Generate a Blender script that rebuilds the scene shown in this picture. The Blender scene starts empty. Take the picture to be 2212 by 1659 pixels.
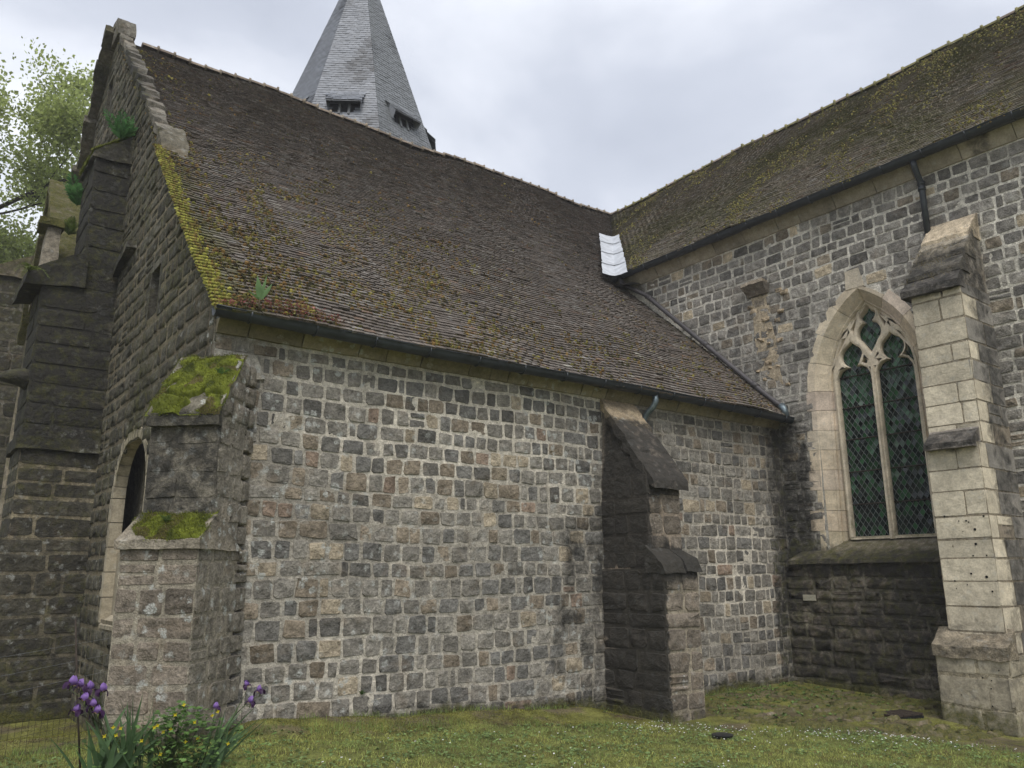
import bpy, math, random
import numpy as np
from mathutils import Vector, Matrix
random.seed(7); RNG = np.random.default_rng(7)
sc = bpy.context.scene
COL = sc.collection

# ------------------------------------------------------------------ camera
F_PX, W_PX, H_PX = 1722.0, 2212.0, 1659.0
AX = math.radians(52.3); PITCH = math.atan((1240.0 - H_PX/2)/F_PX); ROLL = math.radians(0.4)
CAM = Vector((-2.626, -8.947, 1.60))
h_ = Vector((math.cos(AX), math.sin(AX), 0)); r_ = Vector((math.sin(AX), -math.cos(AX), 0)); u_ = Vector((0, 0, 1))
FW = h_*math.cos(PITCH) + u_*math.sin(PITCH); UP0 = -h_*math.sin(PITCH) + u_*math.cos(PITCH)
RT = r_*math.cos(ROLL) - UP0*math.sin(ROLL); UPV = r_*math.sin(ROLL) + UP0*math.cos(ROLL)
cam = bpy.data.cameras.new('camera'); cam_ob = bpy.data.objects.new('camera', cam); COL.objects.link(cam_ob)
cam.sensor_width = 36.0; cam.lens = 36.0*F_PX/W_PX; cam.clip_end = 3000.0; cam.clip_start = 0.05
m3 = Matrix((RT, UPV, -FW)).transposed()
cam_ob.matrix_world = Matrix.Translation(CAM) @ m3.to_4x4()
sc.camera = cam_ob

# ------------------------------------------------------------------ sky and sun (overcast)
SUN_EL, SUN_DIR = math.radians(58), Vector((-0.42, -0.80, 0)).normalized()      # towards the sun, seen on plan
world = bpy.data.worlds.new('World'); sc.world = world; world.use_nodes = True
wn, wl = world.node_tree.nodes, world.node_tree.links
wn.clear()
out = wn.new('ShaderNodeOutputWorld'); bg = wn.new('ShaderNodeBackground')
sky = wn.new('ShaderNodeTexSky'); sky.sky_type = 'NISHITA'; sky.sun_disc = False
sky.sun_elevation = SUN_EL; sky.sun_rotation = math.atan2(SUN_DIR.x, SUN_DIR.y)
sky.air_density = 1.6; sky.dust_density = 3.0
tc = wn.new('ShaderNodeTexCoord'); mp = wn.new('ShaderNodeMapping'); mp.inputs['Scale'].default_value = (1.0, 1.0, 1.9)
mp.inputs['Rotation'].default_value = (0.5, 0.1, 2.2)
n1 = wn.new('ShaderNodeTexNoise'); n1.inputs['Scale'].default_value = 1.5; n1.inputs['Detail'].default_value = 6; n1.inputs['Roughness'].default_value = 0.48
n1.inputs['Distortion'].default_value = 0.35
rp = wn.new('ShaderNodeValToRGB')
rp.color_ramp.elements[0].position = 0.34; rp.color_ramp.elements[0].color = (0.270, 0.290, 0.342, 1)
rp.color_ramp.elements[1].position = 0.66; rp.color_ramp.elements[1].color = (0.60, 0.615, 0.655, 1)
e = rp.color_ramp.elements.new(0.50); e.color = (0.375, 0.395, 0.448, 1)
sm = wn.new('ShaderNodeMix'); sm.data_type = 'RGBA'; sm.blend_type = 'MULTIPLY'; sm.inputs[0].default_value = 1.0
sm.inputs[7].default_value = (0.10, 0.10, 0.10, 1)
mx = wn.new('ShaderNodeMix'); mx.data_type = 'RGBA'; mx.inputs[0].default_value = 0.90
wl.new(tc.outputs['Generated'], mp.inputs['Vector']); wl.new(mp.outputs['Vector'], n1.inputs['Vector'])
wl.new(n1.outputs['Fac'], rp.inputs['Fac']); wl.new(sky.outputs['Color'], sm.inputs[6])
wl.new(sm.outputs[2], mx.inputs[6]); wl.new(rp.outputs['Color'], mx.inputs[7])
wl.new(mx.outputs[2], bg.inputs['Color']); bg.inputs['Strength'].default_value = 1.0
wl.new(bg.outputs['Background'], out.inputs['Surface'])
sun = bpy.data.lights.new('sun', 'SUN'); sun.energy = 1.5; sun.angle = math.radians(35); sun.color = (1.0, 0.97, 0.92)
sun_ob = bpy.data.objects.new('sun', sun); COL.objects.link(sun_ob)
sd = Vector((SUN_DIR.x*math.cos(SUN_EL), SUN_DIR.y*math.cos(SUN_EL), math.sin(SUN_EL)))
sun_ob.rotation_euler = sd.to_track_quat('Z', 'Y').to_euler(); sun_ob.location = sd*40
sc.view_settings.view_transform = 'Standard'; sc.view_settings.look = 'None'
sc.view_settings.exposure = 0.95; sc.view_settings.gamma = 1.0; sc.view_settings.use_curve_mapping = False
sc.cycles.max_bounces = 4; sc.cycles.volume_bounces = 0; sc.cycles.use_denoising = True

# ------------------------------------------------------------------ noise in python (for shapes and wear)
def _hash(i, j, k, s):
    n = (i*374761393 + j*668265263 + k*2147483647 + s*1274126177) & 0xffffffff
    n = ((n ^ (n >> 13))*1274126177) & 0xffffffff
    return ((n ^ (n >> 16)) & 0xffff)/65535.0
def vnoise(P, scale=1.0, seed=0):
    P = np.asarray(P, float)*scale + 1000.0
    I = np.floor(P).astype(np.int64); fr = P - I; fr = fr*fr*(3 - 2*fr)
    r = 0
    for dx in (0, 1):
        for dy in (0, 1):
            for dz in (0, 1):
                w = (fr[..., 0] if dx else 1 - fr[..., 0])*(fr[..., 1] if dy else 1 - fr[..., 1])*(fr[..., 2] if dz else 1 - fr[..., 2])
                r = r + w*_hash(I[..., 0] + dx, I[..., 1] + dy, I[..., 2] + dz, seed)
    return r
def fbm(P, scale, seed=0, oct=3):
    r, a, t = 0, 1.0, 0
    for o in range(oct):
        r = r + a*vnoise(P, scale*2**o, seed + o); t += a; a *= 0.5
    return r/t
def sstep(a, b, x):
    t = np.clip((np.asarray(x, float) - a)/(b - a), 0, 1); return t*t*(3 - 2*t)
def near(x, a, b, soft):      # 1 inside [a,b], soft edges
    return sstep(a - soft, a + 1e-6, x)*(1 - sstep(b, b + soft, x))

# ------------------------------------------------------------------ materials
def new_mat(name):
    m = bpy.data.materials.new(name); m.use_nodes = True
    nt = m.node_tree; nt.nodes.clear()
    o = nt.nodes.new('ShaderNodeOutputMaterial'); b = nt.nodes.new('ShaderNodeBsdfPrincipled')
    nt.links.new(b.outputs[0], o.inputs[0])
    return m, nt.nodes, nt.links, b
def noise_node(n, l, scale, detail=4, rough=0.55, vec=None, dist=0.0):
    t = n.new('ShaderNodeTexNoise'); t.inputs['Scale'].default_value = scale; t.inputs['Detail'].default_value = detail
    t.inputs['Roughness'].default_value = rough; t.inputs['Distortion'].default_value = dist
    if vec is not None: l.new(vec, t.inputs['Vector'])
    return t
def mrange(n, l, src, a, b, c=0.0, d=1.0):
    t = n.new('ShaderNodeMapRange'); t.inputs[1].default_value = a; t.inputs[2].default_value = b
    t.inputs[3].default_value = c; t.inputs[4].default_value = d; l.new(src, t.inputs[0]); return t.outputs[0]
def math_node(n, l, op, a, b=None):
    t = n.new('ShaderNodeMath'); t.operation = op
    for i, x in enumerate((a, b)):
        if x is None: continue
        if isinstance(x, (int, float)): t.inputs[i].default_value = x
        else: l.new(x, t.inputs[i])
    return t.outputs[0]
def mixc(n, l, fac, a, b, blend='MIX'):
    t = n.new('ShaderNodeMix'); t.data_type = 'RGBA'; t.blend_type = blend
    for i, x in ((0, fac), (6, a), (7, b)):
        if isinstance(x, (int, float)): t.inputs[i].default_value = x
        elif isinstance(x, tuple): t.inputs[i].default_value = (*x, 1)
        else: l.new(x, t.inputs[i])
    return t.outputs[2]

def masonry_mat(name, grain=1.0, bump=0.55, bscale=1.0, rough=0.92, ridged=0.0, var=1.0):
    """Stone and mortar: the point colour 'tint' gives each piece its own colour, 'wear' = black crust, moss, lichen."""
    m, n, l, b = new_mat(name)
    co = n.new('ShaderNodeTexCoord').outputs['Object']
    at = n.new('ShaderNodeAttribute'); at.attribute_name = 'tint'
    wr = n.new('ShaderNodeAttribute'); wr.attribute_name = 'wear'
    sep = n.new('ShaderNodeSeparateColor'); l.new(wr.outputs['Color'], sep.inputs[0])
    n1 = noise_node(n, l, 9*bscale, 5, 0.62, co); n2 = noise_node(n, l, 45*bscale, 4, 0.65, co); n3 = noise_node(n, l, 2.2, 4, 0.6, co)
    v1 = mrange(n, l, n1.outputs['Fac'], 0.28, 0.72, 1 - 0.44*var, 1 + 0.44*var)
    v2 = mrange(n, l, n2.outputs['Fac'], 0.28, 0.72, 1 - 0.38*var, 1 + 0.38*var)
    v3 = mrange(n, l, n3.outputs['Fac'], 0.30, 0.70, 0.84, 1.18)
    g = math_node(n, l, 'MULTIPLY', math_node(n, l, 'MULTIPLY', v1, v2), v3)
    cmb = n.new('ShaderNodeCombineColor')
    for i in range(3): l.new(g, cmb.inputs[i])
    c = mixc(n, l, 1.0, at.outputs['Color'], cmb.outputs[0], 'MULTIPLY')
    c = mixc(n, l, 1.0, c, (1.03, 1.0, 0.945), 'MULTIPLY')
    # ochre weathering
    no = noise_node(n, l, 3.3, 3, 0.5, co, 0.4)
    c = mixc(n, l, mrange(n, l, no.outputs['Fac'], 0.56, 0.78, 0.0, 0.22*var), c, (0.26, 0.17, 0.085))
    # lichen blotches
    vo = n.new('ShaderNodeTexVoronoi'); vo.inputs['Scale'].default_value = 8.0; vo.inputs['Randomness'].default_value = 1.0
    wv = noise_node(n, l, 14, 3, 0.6, co)
    wm = n.new('ShaderNodeMix'); wm.data_type = 'VECTOR'; wm.inputs[0].default_value = 0.12
    l.new(co, wm.inputs[4]); l.new(wv.outputs['Color'], wm.inputs[5]); l.new(wm.outputs[1], vo.inputs['Vector'])
    spot = mrange(n, l, vo.outputs['Distance'], 0.20, 0.34, 1.0, 0.0)
    ln = noise_node(n, l, 55, 3, 0.7, co)
    lic = math_node(n, l, 'MULTIPLY', math_node(n, l, 'MULTIPLY', spot, sep.outputs[2]), mrange(n, l, ln.outputs['Fac'], 0.36, 0.55, 0.1, 1.0))
    lsel = noise_node(n, l, 1.6, 2, 0.5, co)
    lic = math_node(n, l, 'MULTIPLY', lic, mrange(n, l, lsel.outputs['Fac'], 0.40, 0.52))
    c = mixc(n, l, lic, c, (0.44, 0.45, 0.42))
    # black crust
    nb = noise_node(n, l, 5.5, 6, 0.68, co, 0.5)
    sf = math_node(n, l, 'ADD', math_node(n, l, 'MULTIPLY', sep.outputs[0], 1.55), math_node(n, l, 'SUBTRACT', nb.outputs['Fac'], 1.02))
    sf = mrange(n, l, sf, 0.0, 0.36, 0.0, 0.90)
    c = mixc(n, l, sf, c, (0.026, 0.025, 0.022))
    # moss and algae
    ng = noise_node(n, l, 7.0, 5, 0.7, co, 0.3); nv = noise_node(n, l, 38, 3, 0.6, co)
    gf = math_node(n, l, 'ADD', math_node(n, l, 'MULTIPLY', sep.outputs[1], 1.5), math_node(n, l, 'SUBTRACT', ng.outputs['Fac'], 1.0))
    gf = mrange(n, l, gf, 0.0, 0.35, 0.0, 0.92)
    gc = mixc(n, l, mrange(n, l, nv.outputs['Fac'], 0.35, 0.65), (0.045, 0.055, 0.014), (0.115, 0.105, 0.025))
    c = mixc(n, l, gf, c, gc)
    l.new(c, b.inputs['Base Color']); b.inputs['Roughness'].default_value = rough; b.inputs['Specular IOR Level'].default_value = 0.25
    bp1 = n.new('ShaderNodeBump'); bp1.inputs['Strength'].default_value = bump; bp1.inputs['Distance'].default_value = 0.05
    l.new(n1.outputs['Fac'], bp1.inputs['Height'])
    bp2 = n.new('ShaderNodeBump'); bp2.inputs['Strength'].default_value = bump*0.9; bp2.inputs['Distance'].default_value = 0.010
    if ridged:
        nr = n.new('ShaderNodeTexNoise'); nr.noise_type = 'RIDGED_MULTIFRACTAL'; nr.inputs['Scale'].default_value = 5.0; nr.inputs['Detail'].default_value = 4
        nr.inputs['Distortion'].default_value = 0.6; l.new(co, nr.inputs['Vector'])
        bp0 = n.new('ShaderNodeBump'); bp0.inputs['Strength'].default_value = ridged; bp0.inputs['Distance'].default_value = 0.03
        l.new(nr.outputs['Fac'], bp0.inputs['Height']); l.new(bp0.outputs[0], bp1.inputs['Normal'])
    l.new(n2.outputs['Fac'], bp2.inputs['Height']); l.new(bp1.outputs[0], bp2.inputs['Normal']); l.new(bp2.outputs[0], b.inputs['Normal'])
    return m
M = {}
M['stone'] = masonry_mat('rubble_stone', bump=0.95, ridged=0.7)
M['mortar'] = masonry_mat('lime_mortar', bump=0.6, bscale=1.7)
M['ashlar'] = masonry_mat('limestone', bump=0.35, bscale=0.8, var=0.5)
M['tile'] = masonry_mat('clay_tile', bump=0.6, bscale=1.6, rough=0.85)
def plain(name, col, rough=0.6, metal=0.0, var=0.25, scale=12.0, bump=0.15, spec=0.4, attr=False):
    m, n, l, b = new_mat(name)
    co = n.new('ShaderNodeTexCoord').outputs['Object']
    t = noise_node(n, l, scale, 5, 0.6, co)
    f = mrange(n, l, t.outputs['Fac'], 0.3, 0.7, 1 - var, 1 + var)
    cmb = n.new('ShaderNodeCombineColor')
    for i in range(3): l.new(f, cmb.inputs[i])
    src = col
    if attr:
        a = n.new('ShaderNodeAttribute'); a.attribute_name = 'tint'; src = a.outputs['Color']
    l.new(mixc(n, l, 1.0, src, cmb.outputs[0], 'MULTIPLY'), b.inputs['Base Color'])
    b.inputs['Roughness'].default_value = rough; b.inputs['Metallic'].default_value = metal; b.inputs['Specular IOR Level'].default_value = spec
    if bump:
        bp = n.new('ShaderNodeBump'); bp.inputs['Strength'].default_value = bump; bp.inputs['Distance'].default_value = 0.02
        l.new(t.outputs['Fac'], bp.inputs['Height']); l.new(bp.outputs[0], b.inputs['Normal'])
    return m
M['slate'] = plain('slate', (1, 1, 1), 0.5, 0, 0.22, 9, 0.25, 0.5, attr=True)
M['gutter'] = plain('painted_gutter', (0.030, 0.036, 0.042), 0.45, 0.0, 0.35, 6, 0.1, 0.5)
M['zinc'] = plain('zinc', (0.16, 0.20, 0.22), 0.45, 0.6, 0.35, 18, 0.1, 0.5)
M['brownpipe'] = plain('brown_pipe', (0.070, 0.064, 0.066), 0.5, 0.0, 0.2, 6, 0.05, 0.4)
M['flashing'] = plain('white_flashing', (0.44, 0.46, 0.49), 0.65, 0.0, 0.22, 4, 0.6, 0.25)
M['iron'] = plain('rusty_iron', (0.045, 0.034, 0.026), 0.75, 0.2, 0.4, 20, 0.2, 0.3)
M['lead'] = plain('lead_came', (0.15, 0.17, 0.16), 0.6, 0.0, 0.2, 30, 0.0, 0.4)
M['dark'] = plain('dark_interior', (0.012, 0.012, 0.012), 0.9, 0, 0.2, 5, 0.0, 0.1)
M['wood'] = plain('grey_wood', (0.16, 0.165, 0.17), 0.8, 0, 0.3, 25, 0.2, 0.2)
M['glass'] = plain('window_quarry', (1, 1, 1), 0.09, 0.0, 0.25, 26, 0.05, 0.40, attr=True)
M['plastic'] = plain('black_plastic', (0.012, 0.013, 0.015), 0.4, 0, 0.2, 20, 0.0, 0.5)
M['bark'] = plain('bark', (0.055, 0.046, 0.036), 0.95, 0, 0.35, 10, 0.5, 0.1)
def leafy(name, rough=0.6, trans=0.35, var=0.25):
    m, n, l, b = new_mat(name)
    a = n.new('ShaderNodeAttribute'); a.attribute_name = 'tint'
    co = n.new('ShaderNodeTexCoord').outputs['Object']
    t = noise_node(n, l, 6, 3, 0.6, co)
    f = mrange(n, l, t.outputs['Fac'], 0.3, 0.7, 1 - var, 1 + var)
    cmb = n.new('ShaderNodeCombineColor')
    for i in range(3): l.new(f, cmb.inputs[i])
    c = mixc(n, l, 1.0, a.outputs['Color'], cmb.outputs[0], 'MULTIPLY')
    l.new(c, b.inputs['Base Color']); b.inputs['Roughness'].default_value = rough; b.inputs['Specular IOR Level'].default_value = 0.3
    if trans:
        tr = n.new('ShaderNodeBsdfTranslucent'); l.new(c, tr.inputs['Color'])
        ms = n.new('ShaderNodeMixShader'); ms.inputs[0].default_value = trans
        l.new(b.outputs[0], ms.inputs[1]); l.new(tr.outputs[0], ms.inputs[2])
        o = [x for x in n if x.type == 'OUTPUT_MATERIAL'][0]; l.new(ms.outputs[0], o.inputs[0])
    return m
M['leaf'] = leafy('leaf'); M['treeleaf'] = leafy('tree_leaf', 0.55, 0.55); M['petal'] = leafy('petal', 0.5, 0.3, 0.12); M['grass'] = leafy('grass_blade', 0.7, 0.3); M['moss'] = leafy('moss', 0.95, 0.15, 0.35)

# ------------------------------------------------------------------ wear of the walls: black crust, moss, lichen (r, g, b) at a point
GX = [-30, 0, 1.5, 3, 6, 10.8, 40]; GZ = [0.04, 0.04, -0.06, -0.17, -0.36, -0.36, -0.36]
def ground_z(x, y):
    x = np.asarray(x, float); y = np.asarray(y, float)
    z = np.interp(x, GX, GZ)
    z = z - 0.16*sstep(-2.4, -4.2, y)*sstep(6.5, 9.5, x)
    z = z - 0.56*sstep(0.3, 4.2, y)*(x < 0.6)
    z = z + 0.05*sstep(-1.4, 0.0, y)*sstep(7.0, 9.0, x)
    P = np.stack([x, y, 0*x], -1)
    return z + 0.05*(fbm(P, 0.8, 3) - 0.5) + 0.018*(vnoise(P, 4.0, 5) - 0.5)
def wear(P):
    x, y, z = P[:, 0], P[:, 1], P[:, 2]
    nz = fbm(P, 0.9, 11, 3); nf = fbm(P, 3.0, 21, 2)
    stain = 0.16 + 0.16*(nz - 0.5)
    # flank of the buttress on the side wall, and the wall beside it
    onA = near(y, -1.4, 0.12, 0.05)*near(x, 0.6, 10.75, 0.05)*(z < 4.6)
    but = (x > 5.85)*(x < np.where(z < 1.66, 6.0, 6.045))*near(y, -1.35, -0.03, 0.02)*(1 - 0.55*sstep(3.3, 4.2, z))
    stain = np.maximum(stain, but*(0.80 + 0.22*sstep(-0.1, -0.8, y) - 0.25*sstep(-1.02, -1.22, y)*(z < 1.6)))
    side = near(x, 5.2, 6.0, 0.7)*near(y, -0.1, 0.1, 0.05)*(1 - 0.6*sstep(2.0, 4.0, z))
    stain = np.maximum(stain, 0.40*side*(0.35 + 1.3*nf))
    front = near(x, 5.95, 6.35, 0.25)*(y < -0.85)*(y > -1.4)*(z > 1.2)*(z < 3.2)
    stain = np.maximum(stain, 0.40*front*(0.3 + 1.2*nf))
    # weathering of that buttress
    stain = np.maximum(stain, 0.58*near(x, 5.9, 7.1, 0.05)*(y < -0.03)*(y > -1.35)*near(z, 2.75, 3.9, 0.2)*(y > -1.2))
    stain = np.maximum(stain, 0.62*near(x, 5.9, 6.9, 0.05)*(y < -0.85)*(y > -1.5)*near(z, 1.5, 1.95, 0.05))
    # inner corner and the foot of the transept wall
    cor = sstep(9.7, 10.7, x)*(x < 11.0)*(y < 0.2)*(y > -1.3)*sstep(4.9, 4.2, z)*(1 - sstep(-0.5, -0.95, y))
    stain = np.maximum(stain, cor*(0.50 + 0.30*(nz - 0.5)))
    low = (x > 10.3)*(x < 11.2)*(y < 0.1)*(y > -3.3)*sstep(2.25, 1.85, z)
    stain = np.maximum(stain, low*(0.53 + 0.24*(nz - 0.5)))
    # damp foot of all walls
    gz = np.interp(x, GX, GZ) - 0.56*sstep(0.3, 4.2, y)*(x < 0.6)
    stain = np.maximum(stain, 0.50*sstep(0.55, 0.05, z - gz)*(0.5 + nz))
    # west front and its great buttress
    wf = (x < 0.05)*(y > 0.15)
    stain = np.where(wf > 0, np.maximum(stain, 0.36 + 0.25*(nz - 0.5)), stain)
    gb = (x < -0.02)*(y > 4.9)*(y < 7.5)
    stain = np.where(gb > 0, np.maximum(stain, np.where(z > 3.6, 0.60, 0.44) + 0.2*(nz - 0.5)), stain)
    dg = (x < 0.2)*(y < 0.25)*(y > -1.05)
    stain = np.where(dg > 0, np.maximum(stain, 0.34*near(z, 2.2, 3.3, 0.1)*(x < 0.0)*((x + y) < -0.36) + 0.18), stain)
    # transept buttress: weatherings and flank
    bb = (x > 9.2)*(x < 10.8)*(y < -3.0)*(y > -4.4)
    top = np.maximum(near(z, 5.8, 6.9, 0.1), near(z, 3.36, 3.75, 0.03)*(x < 9.78)); top = np.maximum(top, 0.8*near(z, 0.45, 0.95, 0.1))
    fl = (y < -4.0)*(x > 10.0)
    stain = np.where(bb > 0, np.maximum(np.maximum(stain*0.6, 0.50*top*(z < 6.75)), 0.46*fl), stain)
    stain = np.where((bb > 0) & (z < 0.6), np.maximum(stain, 0.36), stain)
    moss = 0.10*nz + 0.46*sstep(0.42, 0.0, z - gz)*(0.5 + nz)
    moss = np.maximum(moss, low*0.36); moss = np.maximum(moss, 0.46*cor*nz)
    moss = np.maximum(moss, ((x > 10.3)*(x < 11.2)*(y < 0)*(y > -3.3)*near(z, 1.8, 2.2, 0.05))*0.40)
    moss = np.where(wf > 0, np.maximum(moss, 0.25 + 0.2*nz), moss)
    lich = 0.25 + 0.0*nz
    lich = np.maximum(lich, sstep(4.5, 1.0, x)*(x > -0.6)*(y < 0.2)*0.95)
    lich = np.maximum(lich, 0.8*near(x, 4.6, 6.1, 0.5)*(y < 0.1)*(y > -1.5))
    lich = np.where(gb > 0, 0.6, lich)
    return np.clip(np.stack([stain, moss, lich], -1), 0, 1)

# ------------------------------------------------------------------ mesh helpers
def setp(o, label=None, cat=None, group=None, kind=None):
    for k, v in (('label', label), ('category', cat), ('group', group), ('kind', kind)):
        if v: o[k] = v
    return o
def link(name, me, parent=None, mat=None):
    o = bpy.data.objects.new(name, me); COL.objects.link(o)
    if parent is not None: o.parent = parent
    if mat is not None: me.materials.append(mat)
    return o
def empty(name, loc=(0, 0, 0), parent=None):
    o = bpy.data.objects.new(name, None); o.location = loc; o.empty_display_size = 0.3; COL.objects.link(o)
    if parent is not None: o.parent = parent
    return o
def mesh_np(name, V, faces, tint=None, worn=True, smooth=True):
    """faces: list of tuples or an (n,k) array"""
    V = np.asarray(V, np.float32)
    me = bpy.data.meshes.new(name)
    if isinstance(faces, np.ndarray):
        nf, k = faces.shape
        me.vertices.add(len(V)); me.vertices.foreach_set('co', V.ravel())
        me.loops.add(nf*k); me.loops.foreach_set('vertex_index', faces.astype(np.int32).ravel())
        me.polygons.add(nf); me.polygons.foreach_set('loop_start', np.arange(0, nf*k, k, dtype=np.int32))
        me.update(calc_edges=True)
    else:
        me.from_pydata(V.tolist(), [], faces)
    if tint is not None:
        T = np.ones((len(V), 4), np.float32); T[:, :3] = tint
        a = me.attributes.new('tint', 'FLOAT_COLOR', 'POINT'); a.data.foreach_set('color', T.ravel())
    if worn is not False:
        Wr = np.zeros((len(V), 4), np.float32)
        Wr[:, :3] = worn if isinstance(worn, np.ndarray) else (worn if callable(worn) else wear)(V.astype(float))
        a = me.attributes.new('wear', 'FLOAT_COLOR', 'POINT'); a.data.foreach_set('color', Wr.ravel())
    me.polygons.foreach_set('use_smooth', np.full(len(me.polygons), bool(smooth)))
    if smooth == 'auto': me.set_sharp_from_angle(angle=math.radians(38))
    return me
class MB:
    """collects pieces into one mesh"""
    def __init__(self): self.V, self.Fc, self.T, self.n = [], [], [], 0
    def add(self, V, F, tint=(1, 1, 1)):
        V = np.asarray(V, float); self.V.append(V); n = self.n
        self.Fc += [tuple(i + n for i in f) for f in F]
        T = np.empty((len(V), 3)); T[:] = tint; self.T.append(T); self.n += len(V)
    def build(self, name, mat, parent=None, kind=None, worn=True, smooth=True):
        me = mesh_np(name, np.concatenate(self.V), self.Fc, np.concatenate(self.T), worn, smooth)
        o = link(name, me, parent, mat)
        if kind: o['kind'] = kind
        return o
def single(name, V, F, tint, mat, parent=None, worn=True, smooth=True):
    return link(name, mesh_np(name, V, F, tint, worn, smooth), parent, mat)
def cam_size(P):
    d = np.asarray(P) - np.array(CAM); return np.linalg.norm(d)
def place_pieces(pieces, name, mass, mat, parent, limit=300, worn=True, smooth=True, score=None):
    """pieces: (V, F, tint); the ones that show largest become objects, the rest one part"""
    if score is None:
        def score(p):
            V = p[0]; ext = V.max(0) - V.min(0); return np.sort(ext)[-2:].prod()/cam_size(V.mean(0))**2
    order = sorted(range(len(pieces)), key=lambda i: -score(pieces[i]))
    top = order[:limit]
    if worn is not False and top:
        allW = (worn if callable(worn) else wear)(np.concatenate([pieces[i][0] for i in top])); n = 0
    for i in top:
        V, F, t = pieces[i]; wv = worn
        if worn is not False: wv = allW[n:n + len(V)]; n += len(V)
        single(name, V, F, t, mat, parent, wv, smooth)
    rest = order[limit:]
    if rest:
        Fn = [np.array([f for f in pieces[rest[0]][1] if len(f) == k]) for k in (3, 4)]
        nv = len(pieces[rest[0]][0]); off = (np.arange(len(rest))*nv)[:, None, None]
        V = np.concatenate([pieces[i][0] for i in rest]); T = np.repeat(np.array([pieces[i][2] for i in rest]), nv, 0)
        tri = [np.concatenate([(Fn[1][None, :, [0, 1, 2]] + off).reshape(-1, 3), (Fn[1][None, :, [0, 2, 3]] + off).reshape(-1, 3)])]
        if len(Fn[0]): tri.append((Fn[0][None] + off).reshape(-1, 3))
        o = link(mass, mesh_np(mass, V, np.concatenate(tri), T, worn, smooth), parent, mat); o['kind'] = 'stuff'
class Frame:
    def __init__(self, o, u, v):
        self.o = np.array(o, float); self.u = np.array(u, float); self.v = np.array(v, float); self.n = np.cross(self.u, self.v)
    def __call__(self, u, v, n=0.0):
        u = np.asarray(u, float); v = np.asarray(v, float); n = np.asarray(n, float) + 0*u
        return self.o + u[..., None]*self.u + v[..., None]*self.v + n[..., None]*self.n
# a dressed or rubble stone: three rings of eight points and a crown: 40 triangles
ST_F = [tuple(x) for r in (0, 8) for i in range(8) for x in [(r + i, r + (i + 1) % 8, r + 8 + (i + 1) % 8, r + 8 + i)]] + [(16 + i, 16 + (i + 1) % 8, 24) for i in range(8)]
def stone(fr, u0, u1, v0, v1, proud, rough, rng, wob=0.0, corner=0.10):
    w, h = u1 - u0, v1 - v0; c = min(w, h)*corner; lo = min(w, h)
    base = np.array([(u0 + c, v0), (u1 - c, v0), (u1, v0 + c), (u1, v1 - c), (u1 - c, v1), (u0 + c, v1), (u0, v1 - c), (u0, v0 + c)])
    j = min(w, h)*0.075*rough
    base = base + rng.uniform(-j, j, base.shape)
    cx = base.mean(0) + rng.uniform(-0.1, 0.1, 2)*np.array([w, h])
    half = np.array([w, h])/2; sh = 1 - np.minimum(0.30, (0.006 + 0.009*rough)/half)
    r1 = cx + (base - cx)*sh; r2 = cx + (base - cx)*(1 - np.minimum(0.5, (0.02 + 0.035*rough)/half)) + rng.uniform(-j, j, base.shape)*min(1, rough)
    n0 = np.full(8, -0.03); n1 = proud*(0.80 if rough > 0.5 else 1.0) + rng.uniform(-0.35, 0.25, 8)*proud*rough; tl = rng.uniform(-0.5, 0.5, 2)*proud*min(1, rough); dirs = (r2 - cx)/half; n2 = proud + dirs @ tl + rng.uniform(-0.35, 0.45, 8)*proud*min(1.2, rough*rough)
    U = np.concatenate([base[:, 0], r1[:, 0], r2[:, 0], [cx[0]]]); Vv = np.concatenate([base[:, 1], r1[:, 1], r2[:, 1], [cx[1]]])
    N = np.concatenate([n0, n1, n2, [proud*(1 + rng.uniform(-0.3, 0.4)*rough*rough)]])
    if wob: Vv = Vv + wob*(np.sin(U*1.1 + v0*0.7) + 0.6*np.sin(U*2.3 + v0*2.1 + 1.0))
    return fr(U, Vv, N)
def courses(v0, v1, ch, rng):
    out, v = [], v0
    while v < v1 - ch[0]*0.6:
        h = rng.uniform(*ch)
        if v1 - (v + h) < ch[0]*0.7: h = v1 - v
        out.append((v, v + h)); v += h
    return out
STONE_SM = 'auto'
def masonry(fr, v0, v1, spans, cw, ch, joint, proud, tint, seed, rough=1.0, wob=0.012, split=0.06, corner=0.10, edge=True):
    rng = np.random.default_rng(seed); P = []
    for (a, b) in courses(v0, v1, ch, rng):
        for (s0, s1) in spans((a + b)/2):
            u = s0
            while u < s1 - 0.03:
                w = rng.uniform(*cw)*(1.5 if rng.random() < 0.07 else 1.0)*(0.55 if rng.random() < 0.08 else 1.0)
                if s1 - (u + w) < cw[0]*0.6: w = s1 - u
                j = joint*rng.uniform(0.6, 1.5); jv = joint*rng.uniform(0.6, 1.3)
                e0 = 0.0 if (edge and u == s0) else j/2; e1 = 0.0 if (edge and u + w >= s1 - 1e-6) else j/2
                parts = [(a + jv/2, b - jv/2)]
                if rng.random() < split and w > 0.15: m_ = a + (b - a)*rng.uniform(0.4, 0.6); parts = [(a + jv/2, m_ - jv/3), (m_ + jv/3, b - jv/2)]
                for (q0, q1) in parts:
                    if rough > 0.5 and len(parts) == 1: q0 += rng.uniform(-0.007, 0.008); q1 += rng.uniform(-0.008, 0.007)
                    V = stone(fr, u + e0, u + w - e1, q0, q1, rng.uniform(*proud), rough, rng, wob, corner)
                    P.append((V, ST_F, np.array(tint(rng, V.mean(0)))))
                u += w
    return P
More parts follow.
